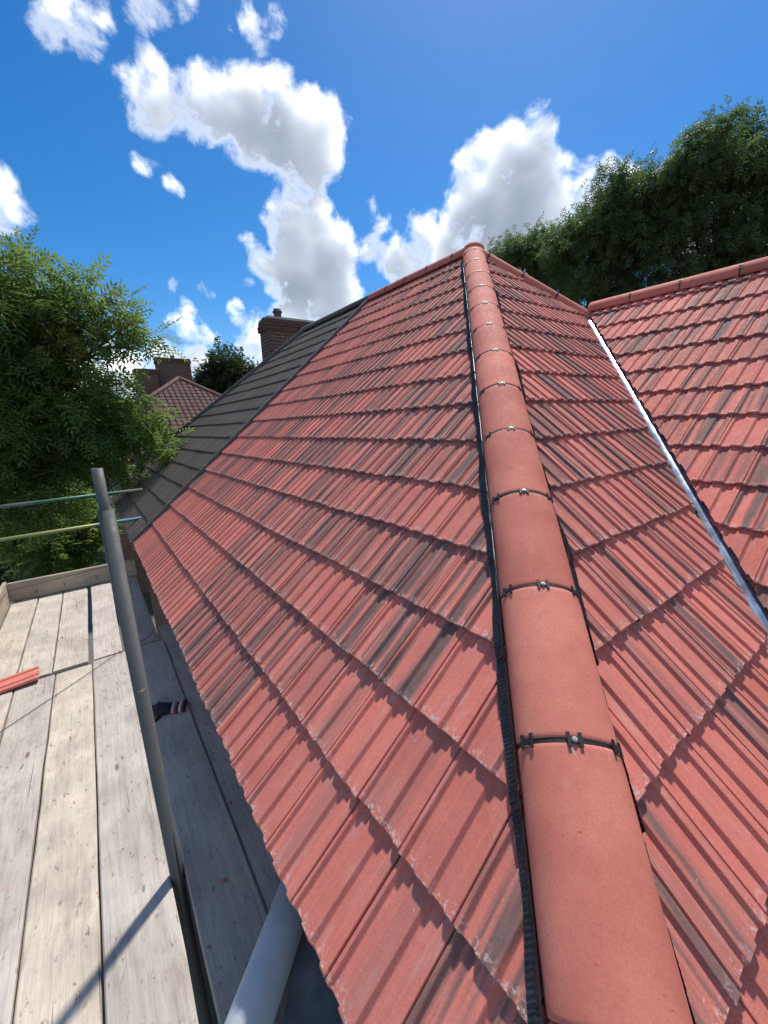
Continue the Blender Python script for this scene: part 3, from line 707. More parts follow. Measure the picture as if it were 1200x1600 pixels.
# ------------------------------------------------------------------ scaffold
def wood_mat():
    mt, t, b = new_mat('weathered_board')
    v = t.node('ShaderNodeTexCoord').outputs['Object']; oi = t.node('ShaderNodeObjectInfo'); rnd = oi.outputs['Random']
    off = t.node('ShaderNodeCombineXYZ'); t.put(off.inputs[0], t.math('MULTIPLY', rnd, 17.0)); t.put(off.inputs[1], t.math('MULTIPLY', rnd, 41.0))
    vo = t.vec('ADD', v, off.outputs[0])
    wv = t.noise(t.scale(vo, (5, .9, 3)), 1.0, 3, .5)
    g1 = t.noise(t.vec('ADD', t.scale(vo, (60, 1.6, 20)), t.vec('SCALE', t.vec('ADD', wv, (0, 0, 0)), scale=9.0)), 1.0, 6, .6)
    g2 = t.noise(t.scale(vo, (260, 5, 60)), 1.0, 4, .65)
    pat = t.noise(vo, 3.2, 5, .6); dirt = t.noise(t.scale(vo, (9, 2.2, 6)), 1.0, 6, .7); scuff = t.noise(t.scale(vo, (36, 14, 6)), 1.0, 5, .7)
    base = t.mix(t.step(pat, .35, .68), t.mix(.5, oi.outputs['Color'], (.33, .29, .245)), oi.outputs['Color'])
    col = t.mix(t.step(g1, .40, .66, 0, .38), base, t.vec('SCALE', base, scale=.60))
    col = t.mix(t.step(g2, .45, .72, 0, .32), col, t.vec('SCALE', col, scale=.62))
    col = t.mix(t.step(dirt, .52, .75, 0, .55), col, (.20, .155, .135))
    col = t.mix(t.step(scuff, .58, .68, 0, .8), col, (.15, .11, .095))
    crack = t.noise(t.scale(vo, (120, 1.1, 30)), 1.0, 3, .5)
    col = t.mix(t.step(crack, .69, .72, 0, .85), col, (.07, .05, .04))
    stain = t.noise(t.scale(vo, (4, 1.6, 3)), 1.0, 4, .6)
    col = t.mix(t.step(stain, .50, .66, 0, .38), col, t.vec('SCALE', col, scale=.62))
    col = t.mix(t.step(t.noise(vo, 11, 4, .6), .62, .72, 0, .4), col, (.38, .21, .17))
    vor = t.node('ShaderNodeTexVoronoi'); t.put(vor.inputs['Vector'], t.scale(vo, (3.2, 1.1, 1))); vor.inputs['Scale'].default_value = 1.6
    knot = t.step(vor.outputs['Distance'], .03, .075, 1, 0)
    col = t.mix(t.math('MULTIPLY', knot, .8), col, (.16, .085, .05))
    col = t.mix(t.step(t.noise(vo, 60, 3, .6), .68, .73, 0, .6), col, (.62, .58, .52))
    t.put(b.inputs['Base Color'], col); b.inputs['Roughness'].default_value = .88; b.inputs['Specular IOR Level'].default_value = .25
    bump(t, b, t.math('ADD', t.math('ADD', g1, t.math('MULTIPLY', g2, .8)), t.math('MULTIPLY', scuff, -.7)), .7, .003)
    return mt
M_WOOD = wood_mat()
BZ = -.47
def board(x0, x1, y0, y1, label, col, rz=0, dz=0):
    bm = bmesh.new(); ny = 14; rr = random.Random(int(x0 * 1000) + int(y0 * 77)); rows_ = []
    lx, ly = x1 - x0, y1 - y0
    for i in range(ny + 1):
        y = ly * i / ny; wob = rr.uniform(-.0022, .0022); wob2 = rr.uniform(-.0022, .0022); sag = .004 * math.sin(math.pi * i / ny + x0 * 5)
        if i in (0, ny): y += rr.uniform(-.01, .01)
        c = .006
        rows_.append([bm.verts.new(p) for p in ((wob, y, -.038), (wob, y, -c + sag), (c + wob, y, sag), (lx / 2, y, sag + .001), (lx - c + wob2, y, sag), (lx + wob2, y, -c + sag), (lx + wob2, y, -.038))])
    for A, B in zip(rows_, rows_[1:]):
        for k in range(7): bm.faces.new((A[k], A[(k + 1) % 7], B[(k + 1) % 7], B[k]))
    bm.faces.new(rows_[0]); bm.faces.new(rows_[-1])
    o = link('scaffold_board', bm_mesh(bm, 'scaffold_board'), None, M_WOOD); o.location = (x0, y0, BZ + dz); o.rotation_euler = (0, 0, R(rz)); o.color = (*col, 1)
    return tag(o, label, 'board', 'scaffold boards')
board(-1.245, -1.012, .3, 4.12, 'outermost scaffold board of the near run, at the left edge of the picture', (.60, .53, .44))
board(-1.003, -.774, .1, 3.99, 'grey scaffold board of the near run, second from the outer edge, below the loose tile', (.55, .50, .435))
board(-.765, -.534, .1, 3.98, 'pale cream scaffold board of the near run, third from the outer edge', (.68, .59, .47))
board(-.525, -.284, .1, 4.0, 'pinkish grey stained scaffold board of the near run just left of the steel pole', (.57, .51, .455))
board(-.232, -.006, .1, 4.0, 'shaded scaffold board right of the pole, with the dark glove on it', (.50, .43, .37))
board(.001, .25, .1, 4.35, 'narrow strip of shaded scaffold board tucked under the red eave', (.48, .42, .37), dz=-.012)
board(-1.25, -1.022, 4.14, 6.08, 'outermost scaffold board of the far run, against the corner of the toe boards', (.60, .53, .43), dz=.002)
board(-1.012, -.795, 4.03, 6.08, 'second scaffold board of the far run, beside the outermost one', (.62, .56, .47))
board(-.785, -.557, 4.02, 6.08, 'third scaffold board of the far run, left of the black gap', (.60, .53, .45))
board(-.52, -.315, 4.03, 6.08, 'scaffold board of the far run right of the black gap, behind the pole', (.60, .53, .47))
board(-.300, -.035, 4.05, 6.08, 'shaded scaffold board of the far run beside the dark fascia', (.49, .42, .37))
# toe boards stand on edge
def toe(name, lo, hi, label, rotz=0):
    d = [hi[i] - lo[i] for i in range(3)]
    if d[0] > d[1]: o = box(name, (0, -d[0], 0), (d[1], 0, d[2]), M_WOOD, None, .004); rotz += 90     # grain runs along local Y
    else: o = box(name, (0, 0, 0), d, M_WOOD, None, .004)
    o.location = lo; o.color = (.50, .42, .31, 1); o.rotation_euler = (0, 0, R(rotz))
    return tag(o, label, 'toe board', 'toe boards')
def wood_flip(o): return o
toe('toe_board', (-1.255, 6.10, BZ + .002), (-.02, 6.138, BZ + .222), 'toe board on edge across the far end of the scaffold, with a reddish knot')
toe('toe_board', (-1.298, 2.6, BZ + .002), (-1.262, 6.16, BZ + .235), 'toe board on edge along the outer left side of the scaffold')

def steel_mat(name, stops, axis=0, rough=.42, metal=.55):
    """galvanised tube with worn paint bands along its own length"""
    mt, t, b = new_mat(name)
    v = t.node('ShaderNodeTexCoord').outputs['Object']; sx = t.node('ShaderNodeSeparateXYZ'); t.l.new(v, sx.inputs[0])
    n = t.noise(v, 22, 5, .65); n2 = t.noise(t.scale(v, (8, 8, 2)), 1, 4, .6); n3 = t.noise(v, 90, 4, .7)
    pos = t.math('ADD', sx.outputs[axis], t.math('MULTIPLY', t.math('SUBTRACT', n, .5), .12))
    col = None
    for i, (p, c) in enumerate(stops):
        col = c if col is None else t.mix(t.step(pos, p - .08, p + .08), col, c)
    col = t.mix(t.step(n2, .35, .7, 0, .5), col, tuple(x * .55 for x in stops[0][1])) if len(stops) == 1 else col
    col = t.mix(t.step(n3, .58, .70, 0, .6), col, (.10, .095, .09))
    col = t.mix(t.step(n, .66, .72, 0, .8), col, (.45, .45, .44))
    t.put(b.inputs['Base Color'], col); b.inputs['Metallic'].default_value = metal; t.put(b.inputs['Roughness'], t.step(n, .3, .7, rough, rough + .25))
    bump(t, b, n3, .4, .0012)
    return mt
M_STEEL = steel_mat('galvanised_steel', [(0, (.105, .113, .110))], rough=.5, metal=.25)
M_GREEN = steel_mat('green_painted_tube', [(-2, (.16, .17, .165)), (-1.2, (.035, .15, .095)), (-.30, (.12, .16, .14))], metal=.15)
M_YELB = steel_mat('yellow_and_blue_tube', [(-2, (.34, .38, .13)), (-.68, (.09, .25, .27)), (-.35, (.11, .28, .37))], metal=.15)
PX, PY = -.262, 1.79
pole = tag(empty('scaffold_pole', (PX, PY, GZ)), 'upright galvanised steel scaffold pole rising between the boards', 'pole')
bpy.context.view_layer.update()
ht = hollow_tube('tube', (PX, PY, GZ), (PX, PY, 1.105), .0243, .0203, M_STEEL, pole); part(ht)
sp = hollow_tube('spigot', (PX - .002, PY + .002, .8), (PX - .002, PY + .002, 1.245), .0165, .0135, M_STEEL, pole); part(sp)
rail1 = tag(hollow_tube('guard_rail', (0, 0, 0), (2.3, 0, 0), .0243, .0203, M_GREEN), 'green painted guard rail tube, upper of the two behind the pole', 'guard rail', 'guard rails'); rail1.location = (-2.04, 6.8, .55); rail1.rotation_euler = (0, R(-.6), 0)
rail2 = tag(hollow_tube('guard_rail', (0, 0, 0), (2.3, 0, 0), .0243, .0203, M_YELB), 'yellow and blue guard rail tube, lower of the two behind the pole', 'guard rail', 'guard rails'); rail2.location = (-2.0, 6.8, .147); rail2.rotation_euler = (0, R(-.6), 0)
for o in (rail1, rail2):
    for vtx in o.data.vertices: vtx.co.x -= 2.3
    o.location.x += 2.3
# the unseen frame that carries the boards
o = hollow_tube('transom_tube', (-1.5, 1.84, BZ - .075), (.36, 1.84, BZ - .075), .0243, .0203, M_STEEL)
tag(o, 'steel transom tube crossing under the boards at the foot of the pole', 'scaffold tube')
o = hollow_tube('ledger_tube', (-.207, .0, BZ - .128), (-.207, 7.0, BZ - .128), .0243, .0203, M_STEEL)
tag(o, 'steel ledger tube running lengthwise beneath the gap beside the pole', 'scaffold tube')
tag(hollow_tube('scaffold_pole', (-1.75, 6.86, GZ), (-1.75, 6.86, 1.0), .0243, .0203, M_STEEL), 'outer scaffold pole at the far corner, holding the guard rails', 'pole')

# things lying on the boards
M_PIPE = simple_mat('grey_plastic_pipe', (.46, .48, .51), .42, 0, .10, 7)
pa, pb = Vector((-.36, .935, BZ + .075)), Vector((.30, 1.545, BZ + .078))
pipe = tag(hollow_tube('plastic_pipe', pa, pb, .070, .064, M_PIPE, None, 40), 'thick pale grey plastic pipe lying on the boards under the eave', 'pipe')
M_SLATE = simple_mat('grey_sheet', (.17, .19, .215), .5, 0, .3, 9)
bm = bmesh.new(); pts = [(-.13, 1.02), (.09, 1.30), (.20, 1.16), (.02, .93)]
vs = [bm.verts.new((x, y, BZ + .006)) for x, y in pts]; vs2 = [bm.verts.new((x, y, BZ + .012)) for x, y in pts]
bm.faces.new(vs2); bm.faces.new(list(reversed(vs)))
for i in range(4): bm.faces.new((vs[i], vs[(i + 1) % 4], vs2[(i + 1) % 4], vs2[i]))
tag(link('slate_sheet', bm_mesh(bm, 'slate_sheet'), None, M_SLATE), 'dark blue-grey flat sheet lying beneath the pale pipe', 'sheet')
# loose tile
loose = link('loose_roof_tile', finish_tile(tile_bm(_rng), 'loose_roof_tile'), None, M_TILE)
loose.matrix_world = Matrix.Translation((-.855, 3.93, BZ + .022)) @ Matrix.Rotation(R(94), 4, 'Z'); loose.color = (.087, .02, 0, 1)
tag(loose, 'loose red roof tile lying across the boards at the left edge', 'roof tile')
# thin cable over the boards
M_WIRE = simple_mat('black_cable', (.015, .015, .016), .5)
wp = [(-1.28, 3.18, BZ + .006), (-1.02, 3.40, BZ + .004), (-.62, 3.75, BZ + .006), (-.34, 3.99, BZ + .02), (-.12, 4.12, BZ + .008), (.07, 4.25, BZ + .12), (.12, 4.3, BZ + .25)]
tag(tube('thin_cable', wp, .0025, M_WIRE, None, 6), 'thin black cable running diagonally across the boards', 'cable')
tag(tube('thin_cable', [(-1.3, 6.05, BZ + .15), (-.9, 6.093, BZ + .16), (-.4, 6.094, BZ + .20), (-.02, 6.09, BZ + .215)], .002, M_WIRE, None, 6), 'thin cable strung along the face of the end toe board', 'cable')

# work glove: dark knitted palm and fingers, striped cuff
M_KNIT = simple_mat('dark_knit', (.018, .020, .028), .9, 0, .4, 80, bumpd=.002)
M_CW = simple_mat('white_band', (.55, .55, .55), .9, 0, .2, 80); M_CR = simple_mat('red_band', (.42, .07, .05), .9, 0, .2, 80)
gl = tag(empty('work_glove', (-.13, 2.93, BZ)), 'crumpled dark knitted work glove with red and white cuff bands on a shaded board', 'glove')
gl.rotation_euler = (0, 0, R(-18)); bpy.context.view_layer.update()
GT = gl.matrix_world
def blob(name, rings, mat, seg=18, seed=1, crumple=.006):
    rr = random.Random(seed); bm = bmesh.new(); out_ = []
    for (x, yc, hw, hh) in rings:
        row = []
        for k in range(seg):
            a = k * math.tau / seg; rad = 1 + rr.uniform(-.12, .12)
            row.append(bm.verts.new((x + rr.uniform(-.003, .003), yc + hw * math.cos(a) * rad, max(.003, hh + hh * math.sin(a) * rad + rr.uniform(-crumple, crumple)))))
        out_.append(row)
    for A, B in zip(out_, out_[1:]):
        for k in range(seg): bm.faces.new((A[k], A[(k + 1) % seg], B[(k + 1) % seg], B[k])).smooth = True
    bm.faces.new(out_[0]); bm.faces.new(out_[-1])
    bmesh.ops.subdivide_edges(bm, edges=bm.edges[:], cuts=1, smooth=.6)
    o = link(name, bm_mesh(bm, name, True), gl, mat); o.matrix_world = GT.copy(); return o
blob('palm', [(-.105, .02, .02, .008), (-.09, .02, .045, .018), (-.05, .01, .060, .030), (0, 0, .052, .026), (.03, 0, .046, .018)], M_KNIT, seed=2)
for i, (y, l) in enumerate(((.055, .05), (.03, .065), (.005, .06), (-.02, .045))):
    blob('finger', [(-.08, y, .012, .016), (-.10, y + .004, .012, .015), (-.10 - l * .6, y + .008, .011, .010), (-.105 - l, y + .004, .006, .006)], M_KNIT, 10, 5 + i, .002)
blob('thumb', [(-.03, -.05, .014, .014), (-.05, -.075, .013, .012), (-.075, -.09, .008, .008)], M_KNIT, 10, 12, .002)
x = .028
for i, (wd, mt) in enumerate(((.018, M_CW), (.016, M_CR), (.014, M_KNIT), (.016, M_CW), (.012, M_CR), (.012, M_KNIT))):
    blob('cuff_band', [(x, 0, .047 + i * .003, .016), (x + wd * .5, 0, .049 + i * .003, .0165), (x + wd, 0, .050 + i * .003, .016)], mt, 18, 30, .003); x += wd - .0005
# a chip of red tile on the boards
bm = bmesh.new(); bmesh.ops.create_icosphere(bm, subdivisions=1, radius=.012); bmesh.ops.scale(bm, verts=bm.verts, vec=(1.2, .8, .35))
for vv in bm.verts: vv.co += Vector((random.uniform(-.002, .002), random.uniform(-.002, .002), 0))
ch = link('tile_chip', bm_mesh(bm, 'tile_chip'), None, M_RIDGE); ch.location = (-.11, 1.63, BZ + .006); tag(ch, 'small red tile chip on the shaded board beside the pipe', 'tile chip')

# ------------------------------------------------------------------ ground and far things
def ground_mat():
    mt, t, b = new_mat('garden_ground'); v = t.node('ShaderNodeTexCoord').outputs['Object']
    n = t.noise(v, .15, 6, .6); n2 = t.noise(v, 2.5, 6, .7)
    t.put(b.inputs['Base Color'], t.mix(t.step(n, .42, .56), t.mix(n2, (.03, .05, .015), (.06, .09, .03)), t.mix(n2, (.10, .09, .08), (.16, .15, .13))))
    b.inputs['Roughness'].default_value = .95; bump(t, b, n2, .6, .05); return mt
bm = bmesh.new(); bmesh.ops.create_grid(bm, x_segments=20, y_segments=20, size=500)
gr = link('ground', bm_mesh(bm, 'ground'), None, ground_mat()); gr.location = (0, 60, GZ); gr['kind'] = 'structure'

# house beyond with the brown hipped roof and two chimney stacks
fh = tag(empty('brown_roof_house', (4.0, 27, GZ)), 'farther house with brown tiled hip roof and two brick chimney stacks', 'house')
bpy.context.view_layer.update()
FA = Vector((4.05, 23.7, 3.98)); FP = R(33)      # roof apex nearest to us, pitch
fct, fst = math.cos(FP), math.sin(FP); FH = 4.2
fr_e = (Vector((1, 0, 0)), Vector((0, fct, fst)), Vector((0, -fst, fct)))
fz0 = FA.z - FH * math.tan(FP)
e0 = Vector((FA.x, FA.y - FH, fz0))
sl_b = slope_part('roof_slope', [(FA.x - FH, FA.y - FH, fz0), (FA.x + FH, FA.y - FH, fz0), tuple(FA)], .03, fr_e[2], M_UNDER, fh)
hl = Vector((1, -1, 0)).normalized(); hr = Vector((-1, -1, 0)).normalized()
lay_tiles(sl_b, 'end', e0, [(.245 * k) for k in range(-17, 17)], [.31 * k for k in range(0, 17)],
          [(FA + hl * .05, hl), (FA + hr * .05, hr)], M_BROWN, [SIMPLE_TILE], rng, None, fr=fr_e, jitter=2.5, limit=290)
for ob in sl_b.children:
    pass
slope_part('roof_slope', [(FA.x - FH, FA.y - FH, fz0), tuple(FA), (FA.x, FA.y + 6, FA.z), (FA.x - FH, FA.y + 6, fz0)], .0, Vector((-fst, 0, fct)), M_BROWN, fh)
slope_part('roof_slope', [(FA.x + FH, FA.y - FH, fz0), tuple(FA), (FA.x, FA.y + 6, FA.z), (FA.x + FH, FA.y + 6, fz0)], .0, Vector((fst, 0, fct)), M_BROWN, fh)
br_me = arc_mesh('hip_tile', hw=.13, rise=.075, drop=.06, length=.450, seg=10); br_me.materials.append(M_BRIDGE)
run_tiles(fh, Vector((FA.x - FH, FA.y - FH, fz0 + .02)), FA + Vector((0, 0, .02)), 0, br_me, None, 'hip_tile', clip=False, rg=rg)
run_tiles(fh, Vector((FA.x + FH, FA.y - FH, fz0 + .02)), FA + Vector((0, 0, .02)), 0, br_me, None, 'hip_tile', clip=False, rg=rg)
part(box('wall', (FA.x - FH + .4, FA.y - FH + .4, GZ), (FA.x + FH - .4, FA.y + 6, fz0 - .05), M_WALL, fh))
chimney(fh, 3.52, 26.2, 1.70, .9, 1.5, 5.30, 3.55, rgc, [(.25, .5, .1, .13, 'low'), (.52, .5, .2, .12, 'tall'), (.75, .5, .08, .13, 'low')], label='tall brick chimney stack of the brown roofed house')
chimney(fh, 2.33, 25.6, 1.08, .9, 1.0, 4.62, 3.3, rgc, [(.5, .5, .08, .15, 'low')], label='lower brick chimney stack half hidden by the ash tree')

# pale house far off behind the left tree
ph = tag(empty('pale_house', (-2, 60, GZ)), 'far pale rendered house glimpsed through the left tree', 'house')
bpy.context.view_layer.update()
part(box('wall', (-7, 58, GZ), (6, 66, -1.0), M_RENDER, ph))
slope_part('roof_slope', [(-7.4, 57.6, -1.1), (6.4, 57.6, -1.1), (6.4, 62, 2.2), (-7.4, 62, 2.2)], 0, Vector((0, -.6, .8)), M_BROWN, ph)
slope_part('roof_slope', [(-7.4, 66.4, -1.1), (6.4, 66.4, -1.1), (6.4, 62, 2.2), (-7.4, 62, 2.2)], 0, Vector((0, .6, .8)), M_BROWN, ph)
for x in (-5.5, -2, 1.5, 4.2):
    for z in (-4.7, -2.4):
        w_ = part(box('window', (x - .6, 57.93, z), (x + .6, 57.99, z + 1.2), M_UPVC, ph))
        pn = box('pane', (x - .52, 57.90, z + .08), (x + .52, 57.925, z + 1.12), M_GLASS, w_); part(pn)

# ------------------------------------------------------------------ vegetation
def leaf_mat(name, c1, c2, c3, trans=.45):
    mt = bpy.data.materials.new(name); mt.use_nodes = True; t = NT(mt.node_tree); t.n.clear()
    ge = t.node('ShaderNodeNewGeometry'); rnd = ge.outputs['Random Per Island']
    v = t.node('ShaderNodeTexCoord').outputs['Object']
    big = t.noise(v, .9, 3, .6)
    col = t.mix(rnd, c1, c2); col = t.mix(t.step(big, .45, .7, 0, .7), col, c3)
    d = t.node('ShaderNodeBsdfPrincipled'); t.put(d.inputs['Base Color'], col); d.inputs['Roughness'].default_value = .5; d.inputs['Specular IOR Level'].default_value = .35
    tr = t.node('ShaderNodeBsdfTranslucent'); t.put(tr.inputs['Color'], t.mix(.4, col, (c3[0] * 1.3, c3[1] * 1.5, c3[2] * .8)))
    mx = t.node('ShaderNodeMixShader'); mx.inputs[0].default_value = trans; t.l.new(d.outputs[0], mx.inputs[1]); t.l.new(tr.outputs[0], mx.inputs[2])
    o = t.node('ShaderNodeOutputMaterial'); t.l.new(mx.outputs[0], o.inputs['Surface']); return mt
M_ASH = leaf_mat('ash_leaves', (.085, .175, .055), (.145, .25, .075), (.26, .29, .075), .52)  # third tone: sunlit yellow-green put into the leaf colour in patches
M_DEEP = leaf_mat('dark_tree_leaves', (.075, .13, .055), (.13, .19, .075), (.135, .18, .06), .45)
M_MIDG = leaf_mat('far_tree_leaves', (.035, .06, .025), (.055, .085, .03), (.06, .08, .025), .35)
M_SHRUB = leaf_mat('shrub_leaves', (.07, .11, .02), (.12, .16, .03), (.05, .09, .02), .45)
M_BARK = simple_mat('bark', (.075, .06, .045), .9, 0, .4, 9, bumpd=.01)

def pinnate(n_pairs, length, lw, ll):
    """one compound leaf along +x: pairs of pointed leaflets and a terminal one"""
    vs, fs = [], []
    def leaflet(bx, ang, l):
        c, s = math.cos(ang), math.sin(ang); k = len(vs)
        for a, b_, z in ((0, 0, 0), (l * .45, lw, .006), (l, 0, -.012), (l * .45, -lw, .006)):
            vs.append((bx + a * c - b_ * s, a * s + b_ * c, z - (bx / length) ** 2 * length * .18))
        fs.append((k, k + 1, k + 2)); fs.append((k, k + 2, k + 3))
    for i in range(n_pairs):
        bx = length * (.25 + .68 * i / max(1, n_pairs - 1)) if n_pairs > 1 else length * .5
        for s in (1, -1): leaflet(bx, s * 1.0, ll)
    leaflet(length, 0, ll * 1.1)
    return np.array(vs), np.array(fs)
def foliage(name, blobs, n, leaf, mat, parent, seed, spray=7, spread=.16, droop=.35, shell=.55, size=(.8, 1.25)):
    """blobs: (x,y,z,rx,ry,rz,weight). leaves grow in sprays through each blob, denser to its outside"""
    rs = np.random.RandomState(seed); lv, lf = leaf
    wts = np.array([b_[6] for b_ in blobs]); wts = wts / wts.sum()
    ns = n // spray
    bi = rs.choice(len(blobs), ns, p=wts); B = np.array([b_[:6] for b_ in blobs])[bi]
    d = rs.normal(size=(ns, 3)); d /= np.linalg.norm(d, axis=1)[:, None]
    rad = shell + (1 - shell) * rs.rand(ns) ** .7
    # lumpy outline
    lump = 1 + .22 * np.sin(d[:, 0] * 5 + bi * 1.3) * np.sin(d[:, 1] * 6 + bi) + .14 * np.sin(d[:, 2] * 9 + bi * 2.1)
    cen = B[:, :3] + d * B[:, 3:6] * (rad * lump)[:, None]
    cen = np.repeat(cen, spray, 0); dd = np.repeat(d, spray, 0); N_ = len(cen)
    tw = np.repeat(rs.normal(size=(ns, 3)) * .5 + d * .8, spray, 0)
    tw /= np.linalg.norm(tw, axis=1)[:, None]
    pos = cen + tw * (rs.rand(N_)[:, None] * spread * 2.2) + rs.normal(size=(N_, 3)) * spread * .35
    ax = tw * .6 + rs.normal(size=(N_, 3)) * .65; ax[:, 2] -= droop; ax /= np.linalg.norm(ax, axis=1)[:, None]
    up = rs.normal(size=(N_, 3)) * .45; up[:, 2] += 1
    sd = np.cross(up, ax); sd /= np.linalg.norm(sd, axis=1)[:, None]; up = np.cross(ax, sd)
    sc_ = size[0] + (size[1] - size[0]) * rs.rand(N_)
    P = pos[:, None, :] + sc_[:, None, None] * (lv[None, :, 0:1] * ax[:, None, :] + lv[None, :, 1:2] * sd[:, None, :] + lv[None, :, 2:3] * up[:, None, :])
    P = P.reshape(-1, 3); F = (lf[None] + (np.arange(N_) * len(lv))[:, None, None]).reshape(-1, 3)
    me = bpy.data.meshes.new(name); me.vertices.add(len(P)); me.vertices.foreach_set('co', P.ravel().astype('f'))
    me.loops.add(F.size); me.loops.foreach_set('vertex_index', F.ravel().astype('i')); me.polygons.add(len(F))
    me.polygons.foreach_set('loop_start', np.arange(0, F.size, 3).astype('i')); me.polygons.foreach_set('loop_total', np.full(len(F), 3, 'i')); me.update(); me.validate()
    o = link(name, me, parent, mat); o.matrix_world = Matrix.Identity(4); return o
def trunk(parent, base, top, r0, blobs, seed, nb=2):
    rr = random.Random(seed); bm = bmesh.new(); base, top = Vector(base), Vector(top)
    pts = [base.lerp(top, i / 8) + Vector((rr.uniform(-.12, .12), rr.uniform(-.12, .12), 0)) * (i > 0) for i in range(9)]
    add_tube(bm, pts, [r0 * (1 - .085 * i) for i in range(9)], 10, True, .06)
    for b_ in blobs:
        c = Vector(b_[:3])
        for q in range(nb):
            i = rr.randint(3, 8); s = pts[i]; e = c + Vector((rr.uniform(-.6, .6) * b_[3], rr.uniform(-.6, .6) * b_[4], rr.uniform(-.3, .7) * b_[5]))
            mid = s.lerp(e, .5) + Vector((rr.uniform(-.2, .2), rr.uniform(-.2, .2), (e - s).length * .12))
            L4 = [s, s.lerp(mid, .5) + Vector((0, 0, .05)), mid, mid.lerp(e, .55) + Vector((rr.uniform(-.1, .1), rr.uniform(-.1, .1), .06)), e]
            rb = r0 * .32
            add_tube(bm, L4, [rb, rb * .8, rb * .55, rb * .36, rb * .12], 6, False, .05)
            for z in range(3):
                s2 = mid.lerp(e, rr.uniform(0, .8)); e2 = s2 + Vector((rr.uniform(-1, 1), rr.uniform(-1, 1), rr.uniform(-.2, .9))) * b_[3] * .55
                add_tube(bm, [s2, s2.lerp(e2, .5) + Vector((0, 0, .05)), e2], [rb * .28, rb * .2, rb * .07], 5, False)
    o = link('trunk', bm_mesh(bm, 'trunk'), parent, M_BARK); o.matrix_world = Matrix.Identity(4)
def pix(x, y, D):
    d = cf + cr * ((x - 600) / 628.4) - cu * ((y - 800) / 628.4); d.normalize(); return CAM + d * D
def PB(x, y, rpx, D, wt=None, fz=1.0, depth=1.0):
    c = pix(x, y, D); ang = rpx / 628.4 * ((c - CAM).normalized().dot(cf)) ** 1.3; r_ = ang * D
    return (c.x, c.y, c.z, r_, r_ * depth, r_ * fz, wt if wt else r_ ** 2)

# big ash tree on the left
ASH = pinnate(4, .30, .0165, .105)
lb = [PB(-60, 450, 100, 9.5), PB(15, 455, 62, 9.0), PB(70, 480, 42, 9.2), PB(55, 550, 80, 9.4), PB(125, 465, 34, 9.0, .10), PB(165, 490, 34, 9.0, .10), PB(140, 545, 48, 9.3, .20), PB(222, 500, 20, 9.0, .045), PB(205, 530, 24, 9.0, .035), PB(185, 560, 24, 9.1, .03),
      PB(0, 630, 85, 9.0), PB(85, 640, 75, 9.2), PB(160, 640, 45, 9.0, .32), PB(205, 662, 34, 8.8, .22), PB(236, 690, 20, 8.6, .10), PB(60, 715, 75, 9.6), PB(150, 700, 40, 9.2, .2), PB(205, 712, 22, 8.9, .08), PB(-30, 760, 80, 9.3), PB(80, 780, 40, 10.2, .3), PB(-100, 600, 110, 9.5)]
at = tag(empty('ash_tree', (-4.3, 11, GZ)), 'large ash tree with feathery leaves at the left, beyond the scaffold', 'tree'); bpy.context.view_layer.update()
trunk(at, (-4.3, 11, GZ), (-2.2, 10.2, 3.0), .22, lb[:20], 3, 1)
foliage('crown', lb, 7800, ASH, M_ASH, at, 5, spray=9, spread=.17, droop=.35, shell=.12)
# a lighter bush of leaves below the rails
sb = [PB(110, 830, 36, 13), PB(60, 800, 40, 14), PB(20, 820, 40, 14), PB(100, 870, 40, 13), PB(150, 810, 22, 13)]
st2 = tag(empty('young_tree', (-2.4, 13.3, GZ)), 'young bright green tree seen below the guard rails', 'tree'); bpy.context.view_layer.update()
trunk(st2, (-2.4, 13.3, GZ), (-2.1, 13.2, -.8), .09, sb[:4], 9, 1)
foliage('crown', sb, 4200, ASH, M_ASH, st2, 8, spray=6, spread=.15, droop=.1, shell=.2, size=(.8, 1.2))
# shrubs in the garden
SML = pinnate(3, .16, .016, .075)
def shrub(x, y, r_, h, label, mat, seed, n=3000, size=(.8, 1.3)):
    s = tag(empty('garden_shrub', (x, y, GZ)), label, 'shrub', 'shrubs in the garden'); bpy.context.view_layer.update()
    bl = [(x, y, GZ + h * .5, r_, r_, h * .5, 1), (x + r_ * .5, y - r_ * .3, GZ + h * .35, r_ * .7, r_ * .7, h * .36, .6), (x - r_ * .5, y + r_ * .2, GZ + h * .4, r_ * .7, r_ * .7, h * .4, .6)]
    foliage('foliage', bl, n, SML, mat, s, seed, spray=6, spread=.14, droop=0, shell=.4, size=size)
    trunk(s, (x, y, GZ), (x, y, GZ + h * .6), .05, bl, seed, 1)
shrub(-4.6, 26.5, 1.5, 1.7, 'yellow-green shrub just above the left end of the toe board', M_SHRUB, 31, 4200, (1.4, 2.2))
shrub(-2.9, 25.5, 1.3, 1.4, 'mid green shrub above the middle of the end toe board', M_MIDG, 32, 3600, (1.4, 2.2))
shrub(-2.2, 33, 2.2, 3.2, 'dark green shrub behind the rails left of the pole', M_DEEP, 33, 5200, (1.8, 2.6))
shrub(-5.8, 34.5, 2.2, 3.0, 'dark green shrub behind the parked dark car', M_DEEP, 34, 4200, (1.8, 2.6))
